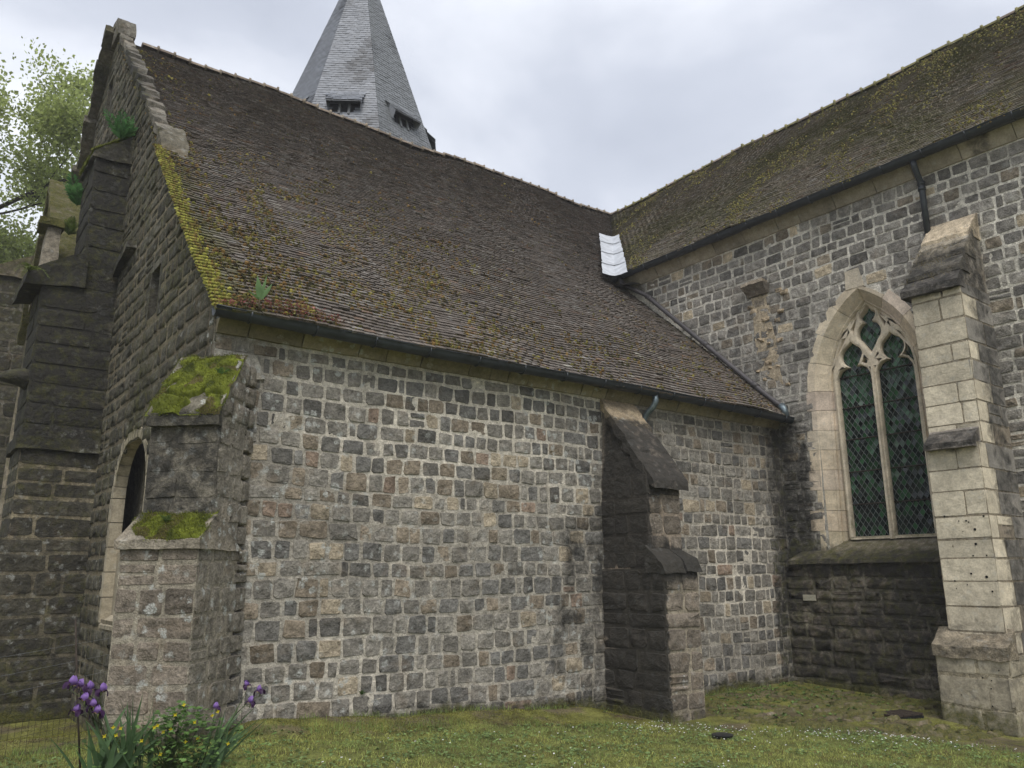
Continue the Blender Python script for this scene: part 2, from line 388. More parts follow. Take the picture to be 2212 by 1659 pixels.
def panel(fr, u0, u1, v0, v1, cell, inside, tint, amp=0.006, back=0.0):
    """mortar sheet on a grid; cells whose centre fails inside() are left out"""
    nu, nv = max(1, int(round((u1 - u0)/cell))), max(1, int(round((v1 - v0)/cell)))
    us, vs = np.linspace(u0, u1, nu + 1), np.linspace(v0, v1, nv + 1)
    UU, VV = np.meshgrid(us, vs); P0 = fr(UU.ravel(), VV.ravel())
    N = amp*(fbm(P0, 6.0, 31, 2)*2 - 1) - back
    V = fr(UU.ravel(), VV.ravel(), N)
    cu, cv = np.meshgrid((us[:-1] + us[1:])/2, (vs[:-1] + vs[1:])/2)
    ok = np.array([inside(a, b) for a, b in zip(cu.ravel(), cv.ravel())]) if inside else np.ones(cu.size, bool)
    i = np.arange(nu*nv)[ok]; r, c = i//nu, i % nu
    q = np.stack([r*(nu + 1) + c, r*(nu + 1) + c + 1, (r + 1)*(nu + 1) + c + 1, (r + 1)*(nu + 1) + c], -1)
    T = np.array(tint)*(0.74 + 0.26*sstep(0.6, 2.8, V[:, 0]))[:, None]*((0.85 + 0.3*vnoise(V, 2.5, 9))*(0.84 + 0.44*sstep(0.36, 0.62, fbm(V, 0.55, 19, 2))))[:, None]
    return V, q, T
def rough_block(c8, seg=(4, 2, 2), amp=0.012, freq=7.0, seed=0):
    """hexahedron from 8 corners (x fastest, then y, then z) with noisy faces"""
    c8 = np.array(c8, float); V, F = [], []
    def tri(a, b, c):
        w = [(1 - a)*(1 - b)*(1 - c), a*(1 - b)*(1 - c), (1 - a)*b*(1 - c), a*b*(1 - c), (1 - a)*(1 - b)*c, a*(1 - b)*c, (1 - a)*b*c, a*b*c]
        return sum(x*p for x, p in zip(w, c8))
    for ax in range(3):
        o1, o2 = [k for k in range(3) if k != ax]
        for side in (0, 1):
            n0 = len(V); s1, s2 = seg[o1], seg[o2]
            for i in range(s1 + 1):
                for j in range(s2 + 1):
                    t = [0, 0, 0]; t[ax] = side; t[o1] = i/s1; t[o2] = j/s2; V.append(tri(*t))
            for i in range(s1):
                for j in range(s2):
                    q = (n0 + i*(s2 + 1) + j, n0 + (i + 1)*(s2 + 1) + j, n0 + (i + 1)*(s2 + 1) + j + 1, n0 + i*(s2 + 1) + j + 1)
                    flip = (side == 0) ^ (ax == 1)
                    F.append(q[::-1] if flip else q)
    V = np.array(V); d = np.stack([fbm(V, freq, seed + k, 2) for k in (0, 7, 13)], -1) - 0.5
    V = V + d*2*amp
    # weld the shared edges
    key = {}; idx = np.empty(len(V), int); W2 = []
    for i, p in enumerate(np.round(V, 5)):
        k = tuple(p)
        if k not in key: key[k] = len(W2); W2.append(V[i])
        idx[i] = key[k]
    return np.array(W2), [tuple(int(idx[i]) for i in f) for f in F]
def box8(x0, x1, y0, y1, z0, z1):
    return [(x, y, z) for z in (z0, z1) for y in (y0, y1) for x in (x0, x1)]
def tube(path, rad, seg=8, closed_ends=True):
    path = [np.array(p, float) for p in path]; n = len(path)
    rad = [rad]*n if isinstance(rad, (int, float)) else rad
    V, F = [], []; prev = None
    for i, p in enumerate(path):
        d = path[min(i + 1, n - 1)] - path[max(i - 1, 0)]; d /= np.linalg.norm(d) + 1e-9
        a = np.array([0, 0, 1.0]) if abs(d[2]) < 0.9 else np.array([1.0, 0, 0])
        if prev is not None: a = prev
        s = np.cross(d, a); s /= np.linalg.norm(s) + 1e-9; t = np.cross(s, d); prev = t
        for k in range(seg):
            an = 2*math.pi*k/seg; V.append(p + rad[i]*(math.cos(an)*s + math.sin(an)*t))
    for i in range(n - 1):
        for k in range(seg):
            a, b = i*seg + k, i*seg + (k + 1) % seg; F.append((a, b, b + seg, a + seg))
    if closed_ends:
        F.append(tuple(range(seg))[::-1]); F.append(tuple((n - 1)*seg + k for k in range(seg)))
    return np.array(V), F

# ================================================================== the church
L = 10.82                       # transept wall stands at x = L, side wall at y = 0, west front at x = 0
PIT = 0.97; EA, EB = 4.50, 8.60  # roof pitch and eaves heights
RY, RZ = 9.05, 4.50 + 0.97*9.35   # nave ridge
RX = 10.50 + (RZ - EB)/PIT        # transept ridge
def zA(y): return EA + PIT*(y + 0.30)
def zB(x): return EB + PIT*(x - 10.50)
church = empty('church', (0, 0, 0))
setp(church, 'old grey rubble stone church with dark tiled roofs and slate spire', 'church')

def t_grey(rng, p):
    k = rng.uniform(0.74, 1.26); c = np.array([0.205, 0.196, 0.178])
    q = rng.random()
    if q < 0.12: c = np.array([0.205, 0.176, 0.140])
    elif q < 0.30: c = np.array([0.155, 0.153, 0.147])
    elif q < 0.35: c = np.array([0.31, 0.27, 0.21])
    elif q < 0.38: c = np.array([0.225, 0.175, 0.14])
    elif q < 0.48: c = np.array([0.125, 0.122, 0.115])
    return c*k
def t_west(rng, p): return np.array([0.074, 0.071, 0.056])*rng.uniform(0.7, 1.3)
def t_trans(rng, p):
    c = np.array([0.240, 0.230, 0.214])
    q = rng.random()
    if q < 0.12: c = np.array([0.24, 0.21, 0.17])
    elif q < 0.15: c = np.array([0.42, 0.36, 0.27])
    elif q < 0.3: c = np.array([0.155, 0.150, 0.142])
    return c*rng.uniform(0.75, 1.25)
def t_pale(rng, p): return np.array([0.58, 0.53, 0.43])*rng.uniform(0.82, 1.08)
def t_brown(rng, p): return np.array([0.190, 0.166, 0.140])*rng.uniform(0.7, 1.25)
MORT, MORT_W, MORT_T = (0.40, 0.378, 0.335), (0.20, 0.175, 0.125), (0.44, 0.425, 0.39)

# ---------- side wall (faces the camera)
fA = Frame((0, 0, 0), (1, 0, 0), (0, 0, 1))     # normal -y
V, q, T = panel(fA, 0.0, L, -0.7, 4.46, 0.05, None, MORT, 0.008)
wallA = link('side_wall', mesh_np('side_wall', V, q, T), church, M['mortar'])
def blend_tint(P):        # patchy pointing: pale new mortar round some stones
    return P
PA = masonry(fA, -0.45, 4.28, lambda v: [(0.02, L - 0.02)], (0.175, 0.325), (0.180, 0.245), 0.014, (0.003, 0.016), t_grey, 101, 1.0, 0.014, 0.015)
# a few stones stand well proud beside the corner
place_pieces(PA, 'stone', 'stones', M['stone'], wallA, smooth=STONE_SM)
# closing core behind the masonry
def core(name, c8, mat, parent, tint=(0.3, 0.28, 0.24)):
    V, F = rough_block(c8, (1, 1, 1), 0.0); return single(name, V, F, tint, mat, parent, True, False)
core('wall_core', box8(0.05, L + 0.4, 0.03, 0.7, -0.8, 4.40), M['mortar'], wallA)
V, F = rough_block([(0.03, -0.030, 3.72), (0.62, -0.030, 3.84), (0.03, 0.03, 3.72), (0.62, 0.03, 3.84), (0.03, -0.030, 4.12), (0.50, -0.032, 4.10), (0.03, 0.03, 4.12), (0.50, 0.03, 4.10)], (8, 1, 6), 0.022, 5, 8)
single('plaster_patch', V, F, (0.36, 0.345, 0.31), M['mortar'], wallA, True, 'auto')

# ---------- cornice under the side eaves
corn = empty('cornice', (0, 0, 0), church)
x = 0.02; rng = np.random.default_rng(5)
while x < L - 0.05:
    w = rng.choice([rng.uniform(0.22, 0.4), rng.uniform(0.5, 0.9)]); w = min(w, L - 0.02 - x)
    d = rng.uniform(0.10, 0.16); zt = 4.455
    c8 = [(x, -0.035, 4.30), (x + w - 0.015, -0.035, 4.30), (x, 0.05, 4.30), (x + w - 0.015, 0.05, 4.30),
          (x, -d, zt), (x + w - 0.015, -d, zt), (x, 0.05, zt), (x + w - 0.015, 0.05, zt)]
    V, F = rough_block(c8, (4, 1, 2), 0.012, 6.0, 3)
    single('cornice_stone', V, F, np.array([0.26, 0.23, 0.165])*rng.uniform(0.75, 1.1), M['ashlar'], corn, True, 'auto'); x += w

# ---------- west front
fW = Frame((0, 0, 0), (0, -1, 0), (0, 0, 1))     # normal -x ; u = -y
SLITS = [(9.25, 11.30, 12.60), (10.95, 11.3, 12.4), (3.05, 5.25, 6.05)]
SLW = 0.28
NI_Y, NI_H, NI_Z0, NI_SP, NI_AP = 3.35, 0.93, 0.95, 2.75, 3.52     # blind arch: centre, half width, sill, spring, apex
def arch_half(z, hw, sp, ap):      # half width of a pointed opening at height z
    if z <= sp: return hw
    if z >= ap: return -1.0
    R = (hw*hw + (ap - sp)**2)/(2*hw); s = R*R - (z - sp)**2
    return max(-1.0, math.sqrt(max(s, 0)) - (R - hw))
def gable_ok(y, z, off=0.0):
    if y < 0 or y > 18.1: return False
    yy = y if y <= RY else 18.1 - y
    return z < zA(yy) - 0.06 + (0.26 if yy > 3.9 else 0.0) + off
def west_in(u, v):
    y = -u
    if not gable_ok(y, v): return False
    if abs(y - NI_Y) < arch_half(v, NI_H, NI_SP, NI_AP) and v > NI_Z0: return False
    for (sy, a, b) in SLITS:
        if abs(y - sy) < SLW and a < v < b: return False
    return True
V, q, T = panel(fW, -18.1, 0.0, -1.2, 14.2, 0.10, west_in, MORT_W)
wallW = link('west_wall', mesh_np('west_wall', V, q, T), church, M['mortar'])
def west_spans(v):
    lo, hi = None, None
    ys = np.arange(0.0, 18.1, 0.05); ok = [gable_ok(y, v + 0.1) for y in ys]
    if not any(ok): return []
    y0, y1 = ys[ok.index(True)], ys[len(ok) - 1 - ok[::-1].index(True)]
    cuts = []
    hw = arch_half(v, NI_H, NI_SP, NI_AP)
    if v > NI_Z0 - 0.1 and hw > 0: cuts.append((NI_Y - hw - 0.12, NI_Y + hw + 0.12))
    for (sy, a, b) in SLITS:
        if a - 0.1 < v < b + 0.1: cuts.append((sy - SLW - 0.04, sy + SLW + 0.04))
    cuts.sort(); out = []; c = y0
    for (a, b) in cuts:
        if a > c: out.append((c, a))
        c = max(c, b)
    if c < y1: out.append((c, y1))
    return [(-b, -a) for (a, b) in out][::-1]
PW = masonry(fW, -0.9, 13.95, west_spans, (0.24, 0.50), (0.20, 0.30), 0.035, (0.006, 0.022), t_west, 202, 1.0, 0.01, 0.05)
PW = [p for p in PW if not (5.95 < p[0][:, 1].mean() < 6.75 and p[0][:, 2].mean() < 8.8) and not (p[0][:, 1].mean() > 6.75 and p[0][:, 2].mean() < 8.0)]
place_pieces(PW, 'stone', 'stones', M['stone'], wallW, score=lambda p: -cam_size(p[0].mean(0)))
for (a_, c_, z0_) in ((0.05, 2.25, -0.8), (4.45, 18.0, -0.8), (2.25, 4.45, 3.7)): core('wall_core', box8(0.42, 0.9, a_, c_, z0_, 4.4), M['mortar'], wallW)
# solid behind the gable, split so that it stays below the roofs
b = MB()
for k in range(24):
    y0, y1 = 0.1 + k*17.9/24, 0.1 + (k + 1)*17.9/24; ym = y0 if (y0 + y1)/2 < RY else y1
    yy = ym if ym <= RY else 18.1 - ym
    V, F = rough_block(box8(0.44, 0.60, y0, y1, 3.9, zA(yy) - 0.12), (1, 1, 1), 0.0); b.add(V, F, (0.2, 0.19, 0.16))
b.build('gable_core', M['mortar'], wallW, 'stuff', True, False)
# blind arch: reveal, back panel, pale dressed edge
ni = empty('blind_arch', (0, NI_Y, NI_Z0), church); ni.location = (0, 0, 0)
def arch_path(hw, z0, sp, ap, n=9):
    R = (hw*hw + (ap - sp)**2)/(2*hw); P = [(-hw, z0)]
    for i in range(n + 1):
        a = math.atan2(ap - sp, R - hw)*i/n; P.append((-(R*math.cos(a) - (R - hw)), sp + R*math.sin(a)))
    P[-1] = (0.0, ap)
    return P + [(-a, b) for a, b in P[-2::-1]]
def edge_block(path, i0, i1, prof, to3, gap=0.006, tint=(0.5, 0.45, 0.37), seed=0):
    """one dressed block that follows path[i0..i1]; prof = list of (outward offset, depth)"""
    pts = [np.array(p, float) for p in path[i0:i1 + 1]]
    nrm = []
    for k in range(len(pts)):
        g = i0 + k; a = np.array(path[max(g - 1, 0)]); c = np.array(path[min(g + 1, len(path) - 1)])
        d = c - a; d /= np.linalg.norm(d); nrm.append(np.array([-d[1], d[0]]))
    d0 = pts[1] - pts[0]; d1 = pts[-1] - pts[-2]
    pts[0] = pts[0] + d0/np.linalg.norm(d0)*gap; pts[-1] = pts[-1] - d1/np.linalg.norm(d1)*gap
    V, F = [], []; m = len(prof)
    for p, n_ in zip(pts, nrm):
        for (off, dep) in prof: w = p + n_*off; V.append(to3(w[0], w[1], dep))
    for k in range(len(pts) - 1):
        for j in range(m):
            a, b_ = k*m + j, k*m + (j + 1) % m; F.append((a, b_, b_ + m, a + m))
    F.append(tuple(range(m))[::-1]); F.append(tuple((len(pts) - 1)*m + j for j in range(m)))
    return np.array(V), F
apth = arch_path(NI_H, NI_Z0, NI_SP, NI_AP, 8)
apth = [(-NI_H, NI_Z0 + (NI_SP - NI_Z0)*k/5) for k in range(5)] + apth[1:-1] + [(NI_H, NI_SP - (NI_SP - NI_Z0)*k/5) for k in range(1, 6)]
to3w = lambda a, z, dep: (dep, NI_Y - a, z)
rng = np.random.default_rng(3)
for k in range(0, len(apth) - 1):
    o_ = rng.uniform(0.10, 0.22)
    V, F = edge_block(apth, k, k + 1, [(o_, -0.012), (0.0, -0.012), (0.0, 0.16), (o_, 0.16)], to3w)
    single('dressed_stone', V, F, np.array([0.40, 0.36, 0.28])*rng.uniform(0.85, 1.1), M['ashlar'], ni, True, False)
V, F = rough_block(box8(0.13, 0.40, NI_Y - 1.05, NI_Y + 1.05, NI_Z0 - 0.05, 1.95), (2, 8, 6), 0.004)
single('sill_panel', V, F, (0.27, 0.245, 0.19), M['ashlar'], ni, True, 'auto')
V, F = rough_block(box8(0.95, 1.05, NI_Y - 1.15, NI_Y + 1.6, 1.6, 3.9), (2, 8, 8), 0.004)
single('back_panel', V, F, (0.075, 0.068, 0.055), M['ashlar'], ni, True, 'auto')
rng = np.random.default_rng(31)
for (a, b_) in courses(1.98, 3.4, (0.24, 0.34), rng):
    y = NI_Y - NI_H
    while y < NI_Y + NI_H - 0.05:
        w = min(rng.uniform(0.35, 0.6), NI_Y + NI_H - y)
        V = stone(Frame((0.95, 0, 0), (0, -1, 0), (0, 0, 1)), -(y + w - 0.01), -(y + 0.01), a + 0.01, b_ - 0.01, 0.012, 0.6, rng)
        single('stone', V, ST_F, np.array([0.07, 0.066, 0.055])*rng.uniform(0.7, 1.3), M['stone'], ni); y += w
V, F = rough_block([(-0.02, NI_Y - 0.9, 0.88), (0.13, NI_Y - 0.9, 0.95), (-0.02, NI_Y + 0.9, 0.88), (0.13, NI_Y + 0.9, 0.95),
                    (-0.02, NI_Y - 0.9, 0.93), (0.13, NI_Y - 0.9, 1.06), (-0.02, NI_Y + 0.9, 0.93), (0.13, NI_Y + 0.9, 1.06)], (2, 8, 1), 0.006)
single('sill', V, F, (0.30, 0.27, 0.21), M['ashlar'], ni, True, 'auto')
for (sy, a, b_) in SLITS:
    sl = core('slit_window', box8(0.38, 0.42, sy - 0.4, sy + 0.4, a - 0.05, b_ + 0.05), M['dark'], church, (0.02, 0.02, 0.02))
    for s_ in (-1, 1):
        V, F = rough_block(box8(-0.004, 0.40, sy + s_*(SLW + 0.05) - 0.07, sy + s_*(SLW + 0.05) + 0.07, a, b_), (2, 1, 5), 0.008, 6, 5)
        single('jamb', V, F, (0.075, 0.072, 0.06), M['stone'], sl, True, 'auto')  # shade of the reveal put into the dark jamb colour
    V, F = rough_block(box8(-0.006, 0.40, sy - 0.40, sy + 0.40, b_, b_ + 0.16), (2, 4, 1), 0.01, 6, 5)
    single('lintel', V, F, (0.15, 0.145, 0.12), M['stone'], sl, True, 'auto')
# gable coping: stepped slabs with broken edges
cp = empty('gable_coping', (0, 0, 0), church); rng = np.random.default_rng(8)
for side in (1, -1):
    n_ = 17
    for k in range(n_):
        ya, yb = 3.75 + (RY - 3.75)*k/n_, 3.75 + (RY - 3.75)*(k + 1)/n_ - 0.02
        za, zb = zA(ya) + 0.26, zA(yb) + 0.26
        pr = rng.uniform(0.02, 0.09) if side == 1 else rng.uniform(0.16, 0.30); th = rng.uniform(0.09, 0.16); lift = rng.uniform(-0.03, 0.05)
        if side == -1 and rng.random() < 0.25: continue
        Y = (lambda y: y) if side == 1 else (lambda y: 18.1 - y)
        x0, x1 = -pr, 0.24 + rng.uniform(-0.08, 0.02)
        c8 = [(x0, Y(ya), za - th), (x1, Y(ya), za - th), (x0, Y(yb), zb - th), (x1, Y(yb), zb - th),
              (x0, Y(ya), za + lift + 0.05), (x1, Y(ya), za + lift + 0.05), (x0, Y(yb), zb + lift), (x1, Y(yb), zb + lift)]
        V, F = rough_block(c8, (5, 4, 3), 0.045, 5.5, 40 + k)
        single('coping_stone', V, F, np.array([0.135, 0.126, 0.108])*rng.uniform(0.6, 1.35), M['stone'], cp, True, 'auto')
V, F = rough_block(box8(-0.08, 0.26, RY - 0.42, RY + 0.34, 13.40, 13.76), (4, 4, 4), 0.05, 4.5, 77)
single('apex_stone', V, F, (0.17, 0.16, 0.14), M['stone'], cp, True, 'auto')
V, F = rough_block(box8(-0.10, 0.20, RY - 0.22, RY + 0.16, 13.75, 13.90), (4, 4, 2), 0.045, 4.5, 79)
single('apex_stone', V, F, (0.18, 0.17, 0.15), M['stone'], cp, True, 'auto')
V, F = rough_block([(-0.02, 3.50, 8.15), (0.42, 3.50, 8.15), (-0.02, 3.9, 8.4), (0.42, 3.9, 8.4), (-0.02, 3.55, 8.42), (0.40, 3.55, 8.42), (-0.02, 3.9, 8.86), (0.40, 3.9, 8.86)], (5, 5, 4), 0.06, 4.0, 83)
single('kneeler', V, F, (0.13, 0.12, 0.095), M['stone'], cp, True, 'auto')

# ---------- roofs
TRNG = np.random.default_rng(15)
def roof_tint(P, which):
    rng = TRNG
    c = np.array([0.115, 0.100, 0.090])*rng.uniform(0.82, 1.18) if which == 'A' else np.array([0.168, 0.150, 0.122])*rng.uniform(0.82, 1.18)
    q = rng.random()
    if q < 0.07: c = np.array([0.155, 0.146, 0.138])*rng.uniform(0.8, 1.2)
    elif q < 0.10: c = np.array([0.14, 0.10, 0.078])*rng.uniform(0.7, 1.2)
    elif q < 0.106: c = np.array([0.22, 0.21, 0.19])
    return c
TILE_F = [(0, 1, 3, 2), (4, 5, 1, 0), (4, 0, 2, 6), (5, 7, 3, 1), (6, 7, 5, 4)]
def tile(o, u, v, n, w, ln, rng, lift):
    t = 0.016; tw = rng.uniform(-0.004, 0.004); j = rng.uniform(-0.005, 0.005)
    if rng.random() < 0.05: tw *= 3; j *= 3
    a = rng.uniform(-0.002, 0.004)
    return np.array([o + u*0.003 + v*(j - tw) + n*(lift + t), o + u*(w - 0.003) + v*(j + tw) + n*(lift + t + a),
                     o + u*0.003 + v*ln + n*0.004, o + u*(w - 0.003) + v*ln + n*0.004,
                     o + u*0.003 + v*(j - tw) + n*(lift - t), o + u*(w - 0.003) + v*(j + tw) + n*(lift - t + a),
                     o + u*0.003 + v*ln - n*0.02, o + u*(w - 0.003) + v*ln - n*0.02])
sl_ = math.sqrt(1 + PIT*PIT); VA = np.array([0, 1, PIT])/sl_; NA = np.array([0, -PIT, 1])/sl_; UA = np.array([1.0, 0, 0])
VB = np.array([1, 0, PIT])/sl_; NB = np.array([-PIT, 0, 1])/sl_; UB = np.array([0, -1.0, 0])
EXPO, TW = 0.095, 0.165
def sagA(x, y): return -0.10*math.sin(math.pi*min(1, max(0, (y + 0.3)/9.35))) + 0.05*math.sin(x*0.9 + y*0.5) + 0.03*math.sin(x*2.1 - y*1.3) - 0.05*math.exp(-((x - 7.8)**2)/6)*((y + 0.3)/9.35)
def sagB(x, y): return -0.05*math.sin(math.pi*min(1, max(0, (x - 10.5)/5.2))) + 0.04*math.sin(y*0.8 + x*0.7) + 0.02*math.sin(y*2.3)
def limA(y):
    z = zA(y); hi = L - 0.03 if z < EB - 0.05 else 10.5 + (z - EB)/PIT + 0.02
    return (-0.09 if y < 3.55 else 0.22), hi
def limB(x):
    z = zB(x); return -7.5, (z - EA)/PIT - 0.30 + 0.02
tilesA, tilesB, mossA = [], [], []
rng = TRNG
n_rows = int(9.35*sl_/EXPO)
for r in range(n_rows):
    y = -0.36 + r*EXPO/sl_; x0, x1 = limA(y); x = x0 - rng.uniform(0, TW) if x0 > 0 else x0 + (0 if r % 2 else -TW/2)
    x = max(x, x0 - 0.02); rowj = rng.uniform(-0.004, 0.004)
    while x < x1 - 0.05:
        w = min(TW*rng.uniform(0.93, 1.07), x1 - x)
        o = np.array([x, y, zA(y)]) + NA*(sagA(x, y) + rowj) ; lift = 0.026 + rng.uniform(-0.003, 0.004) + (0.018 if rng.random() < 0.025 else 0)
        tilesA.append((tile(o, UA, VA, NA, w, 0.19, rng, lift), TILE_F, roof_tint(o, 'A'))); x += w
for r in range(int(5.2*sl_/EXPO)):
    xx = 10.44 + r*EXPO/sl_; y0, y1 = limB(xx); u = -y1 - (0 if r % 2 else TW/2); rowj = rng.uniform(-0.004, 0.004)
    u = max(u, -y1)
    while u < -y0:
        w = TW*rng.uniform(0.93, 1.07)
        o = np.array([xx, -u, zB(xx)]) + NB*(sagB(xx, -u) + rowj); lift = 0.026 + rng.uniform(-0.003, 0.004) + (0.015 if rng.random() < 0.02 else 0)
        tilesB.append((tile(o, UB, VB, NB, w, 0.19, rng, lift), TILE_F, roof_tint(o, 'B'))); u += w
def wearA(P):
    x, y, z = P[:, 0], P[:, 1], P[:, 2]; nz = fbm(P, 0.7, 61, 3)
    moss = 0.16*sstep(5.5, 0.5, x)*sstep(6.5, 1.0, y)*(0.4 + nz) + 0.20*nz + 0.22*sstep(0.8, 0.1, x)*(y < 4) + 0.24*sstep(9.2, 10.8, x)*(y < 3)
    return np.clip(np.stack([0.16 + 0.5*(nz - 0.5), moss, 0.30 + 0*x], -1), 0, 1)
def wearB(P):
    nz = fbm(P, 0.7, 63, 3); return np.clip(np.stack([0.04 + 0.3*(nz - 0.4), 0.20 + 0.40*nz, 0.3 + 0*nz], -1), 0, 1)
def roof_sheet(o, u0, u1, v1, U, Vv, N, sag, lim, flip):
    # underlay, set below the tiles
    Vt, F = [], []; rows = 14; cols = 14
    for i in range(rows + 1):
        t = i/rows; a = t*v1
        base = o + Vv*a
        if flip: lo, hi = lim(base[0]); us = np.linspace(-hi, -lo, cols + 1)
        else: lo, hi = lim(base[1]); us = np.linspace(lo, hi, cols + 1)
        for uu in us:
            p = base + (UB*uu if flip else UA*uu); s_ = sag(p[0], p[1]); Vt.append(p + N*(s_ - 0.03))
    for i in range(rows):
        for j in range(cols): F.append((i*(cols + 1) + j, i*(cols + 1) + j + 1, (i + 1)*(cols + 1) + j + 1, (i + 1)*(cols + 1) + j))
    return np.array(Vt), F
V, F = roof_sheet(np.array([0, -0.28, zA(-0.28)]), 0, 0, 9.33*sl_, UA, VA, NA, sagA, limA, False)
roofA = single('nave_roof', V, F, (0.05, 0.042, 0.036), M['tile'], church, wearA)
V, F = roof_sheet(np.array([10.52, 0, zB(10.52)]), 0, 0, 5.18*sl_, UB, VB, NB, sagB, limB, True)
roofB = single('transept_roof', V, F, (0.05, 0.042, 0.036), M['tile'], church, wearB)
place_pieces(tilesA, 'tile', 'tiles', M['tile'], roofA, 300, wearA, False, score=lambda p: -cam_size(p[0].mean(0)))
place_pieces(tilesB, 'tile', 'tiles', M['tile'], roofB, 300, wearB, False, score=lambda p: -cam_size(p[0].mean(0)))
# far slopes, closing the roofs
V = np.array([(0.4, RY, RZ - 0.05), (RX, RY, RZ - 0.05), (RX, 18.4, EA), (0.4, 18.4, EA)]); single('roof_slope', V, [(0, 1, 2, 3)], (0.07, 0.06, 0.055), M['tile'], roofA, wearA)
V = np.array([(RX, RY, RZ - 0.05), (RX, -7.5, RZ - 0.05), (20.9, -7.5, EB), (20.9, RY, EB)]); single('roof_slope', V, [(0, 1, 2, 3)], (0.07, 0.06, 0.055), M['tile'], roofB, wearB)
# ridge tiles with mortar collars
def ridge(p0, p1, parent, moss, seed, drop):
    rng = np.random.default_rng(seed); p0 = np.array(p0, float); p1 = np.array(p1, float); d = p1 - p0; Ln = np.linalg.norm(d); d /= Ln
    s = np.cross(d, (0, 0, 1)); n_ = int(Ln/0.36)
    for k in range(n_):
        a, b_ = p0 + d*(Ln*k/n_), p0 + d*(Ln*(k + 1)/n_ - 0.02); V, F = [], []
        dz = drop((a + b_)/2) + rng.uniform(-0.012, 0.015)
        for p in (a, b_):
            for an in np.linspace(-0.15, math.pi + 0.15, 7): V.append(p + s*math.cos(an)*0.115 + np.array([0, 0, 0.09*math.sin(an) + dz + 0.01]))
        for i in range(6): F.append((i, i + 1, i + 8, i + 7))
        F.append(tuple(range(7))); F.append(tuple(range(13, 6, -1)))
        t = np.array([0.20, 0.165, 0.135])*rng.uniform(0.6, 1.2)
        if moss and rng.random() < 0.6: t = np.array([0.15, 0.14, 0.06])
        o = single('ridge_tile', np.array(V), F, t, M['tile'], parent, lambda P: np.tile([0.12, 0.30 if moss else 0.15, 0.6], (len(P), 1)), 'auto')
        V, F = rough_block([tuple(b_ + s*sx*0.14 + d*dx + np.array([0, 0, dz + zz])) for zz in (-0.03, 0.095) for sx in (-0.85, 0.85) for dx in (-0.02, 0.03)], (2, 2, 2), 0.02, 8, k)
        single('mortar_collar', V, F, np.array([0.24, 0.21, 0.17])*rng.uniform(0.6, 1.1) if not moss else np.array([0.22, 0.21, 0.10]), M['mortar'], o, lambda P: np.tile([0.2, 0.3 if moss else 0.1, 0.3], (len(P), 1)))
ridge((0.5, RY, RZ), (RX, RY, RZ), roofA, False, 1, lambda p: sagA(p[0], RY)*0.8)
ridge((RX, RY - 0.1, RZ), (RX, -7.4, RZ), roofB, True, 2, lambda p: sagB(RX, p[1])*0.8)
# white flashing in the valley, four lapped sheets
fl = empty('valley_flashing', (0, 0, 0), church); fl['label'] = 'white sheet metal lining in the roof valley'
zs = [8.42, 9.05, 9.80, 10.55, 11.20]
rng = np.random.default_rng(4)
for k in range(4):
    V, F = [], []; n_ = 7
    for i in range(n_ + 1):
        z = zs[k] + (zs[k + 1] + (0.10 if k < 3 else 0) - zs[k])*i/n_; h = 0.060 + 0.004*k + 0.012*(1 - i/n_)
        va = np.array([10.5 + (z - EB)/PIT, (z - EA)/PIT - 0.30, z])
        q_ = (z - 8.6)/2.6; wa, wb = 0.45 + 0.12*q_ + rng.uniform(-0.02, 0.02), 0.46 - 0.13*q_ + rng.uniform(-0.02, 0.02)
        V += [va + np.array([-wa, 0, 0]) + NA*h, va + np.array([-wa*0.5, 0, 0]) + NA*h, va + (NA + NB)*h*0.8, va + np.array([0, -wb*0.5, 0]) + NB*h, va + np.array([0, -wb, 0]) + NB*h]
    for i in range(n_):
        for j in range(4): F.append((i*5 + j, i*5 + j + 1, i*5 + j + 6, i*5 + j + 5))
    single('flashing_sheet', np.array(V), F, (1, 1, 1), M['flashing'], fl, False, 'auto')

# boarded soffits close the eaves
V, F = rough_block(box8(0.02, L, -0.22, 0.6, 4.462, 4.485), (1, 1, 1), 0.0); single('soffit', V, F, (0.05, 0.045, 0.04), M['wood'], roofA, False, False)
V, F = rough_block(box8(10.56, 11.4, -7.4, 4.4, 8.545, 8.57), (1, 1, 1), 0.0); single('soffit', V, F, (0.05, 0.045, 0.04), M['wood'], roofB, False, False)
V = np.array([(10.3, 3.2, 8.2), (10.3, 4.2, 8.3), (RX - 0.3, RY - 0.1, RZ - 0.35), (RX + 0.3, RY - 0.6, RZ - 0.35), (11.4, 3.6, 8.5)]); single('valley_board', V, [(0, 1, 2, 3, 4)], (0.05, 0.045, 0.04), M['wood'], roofB, False, False)

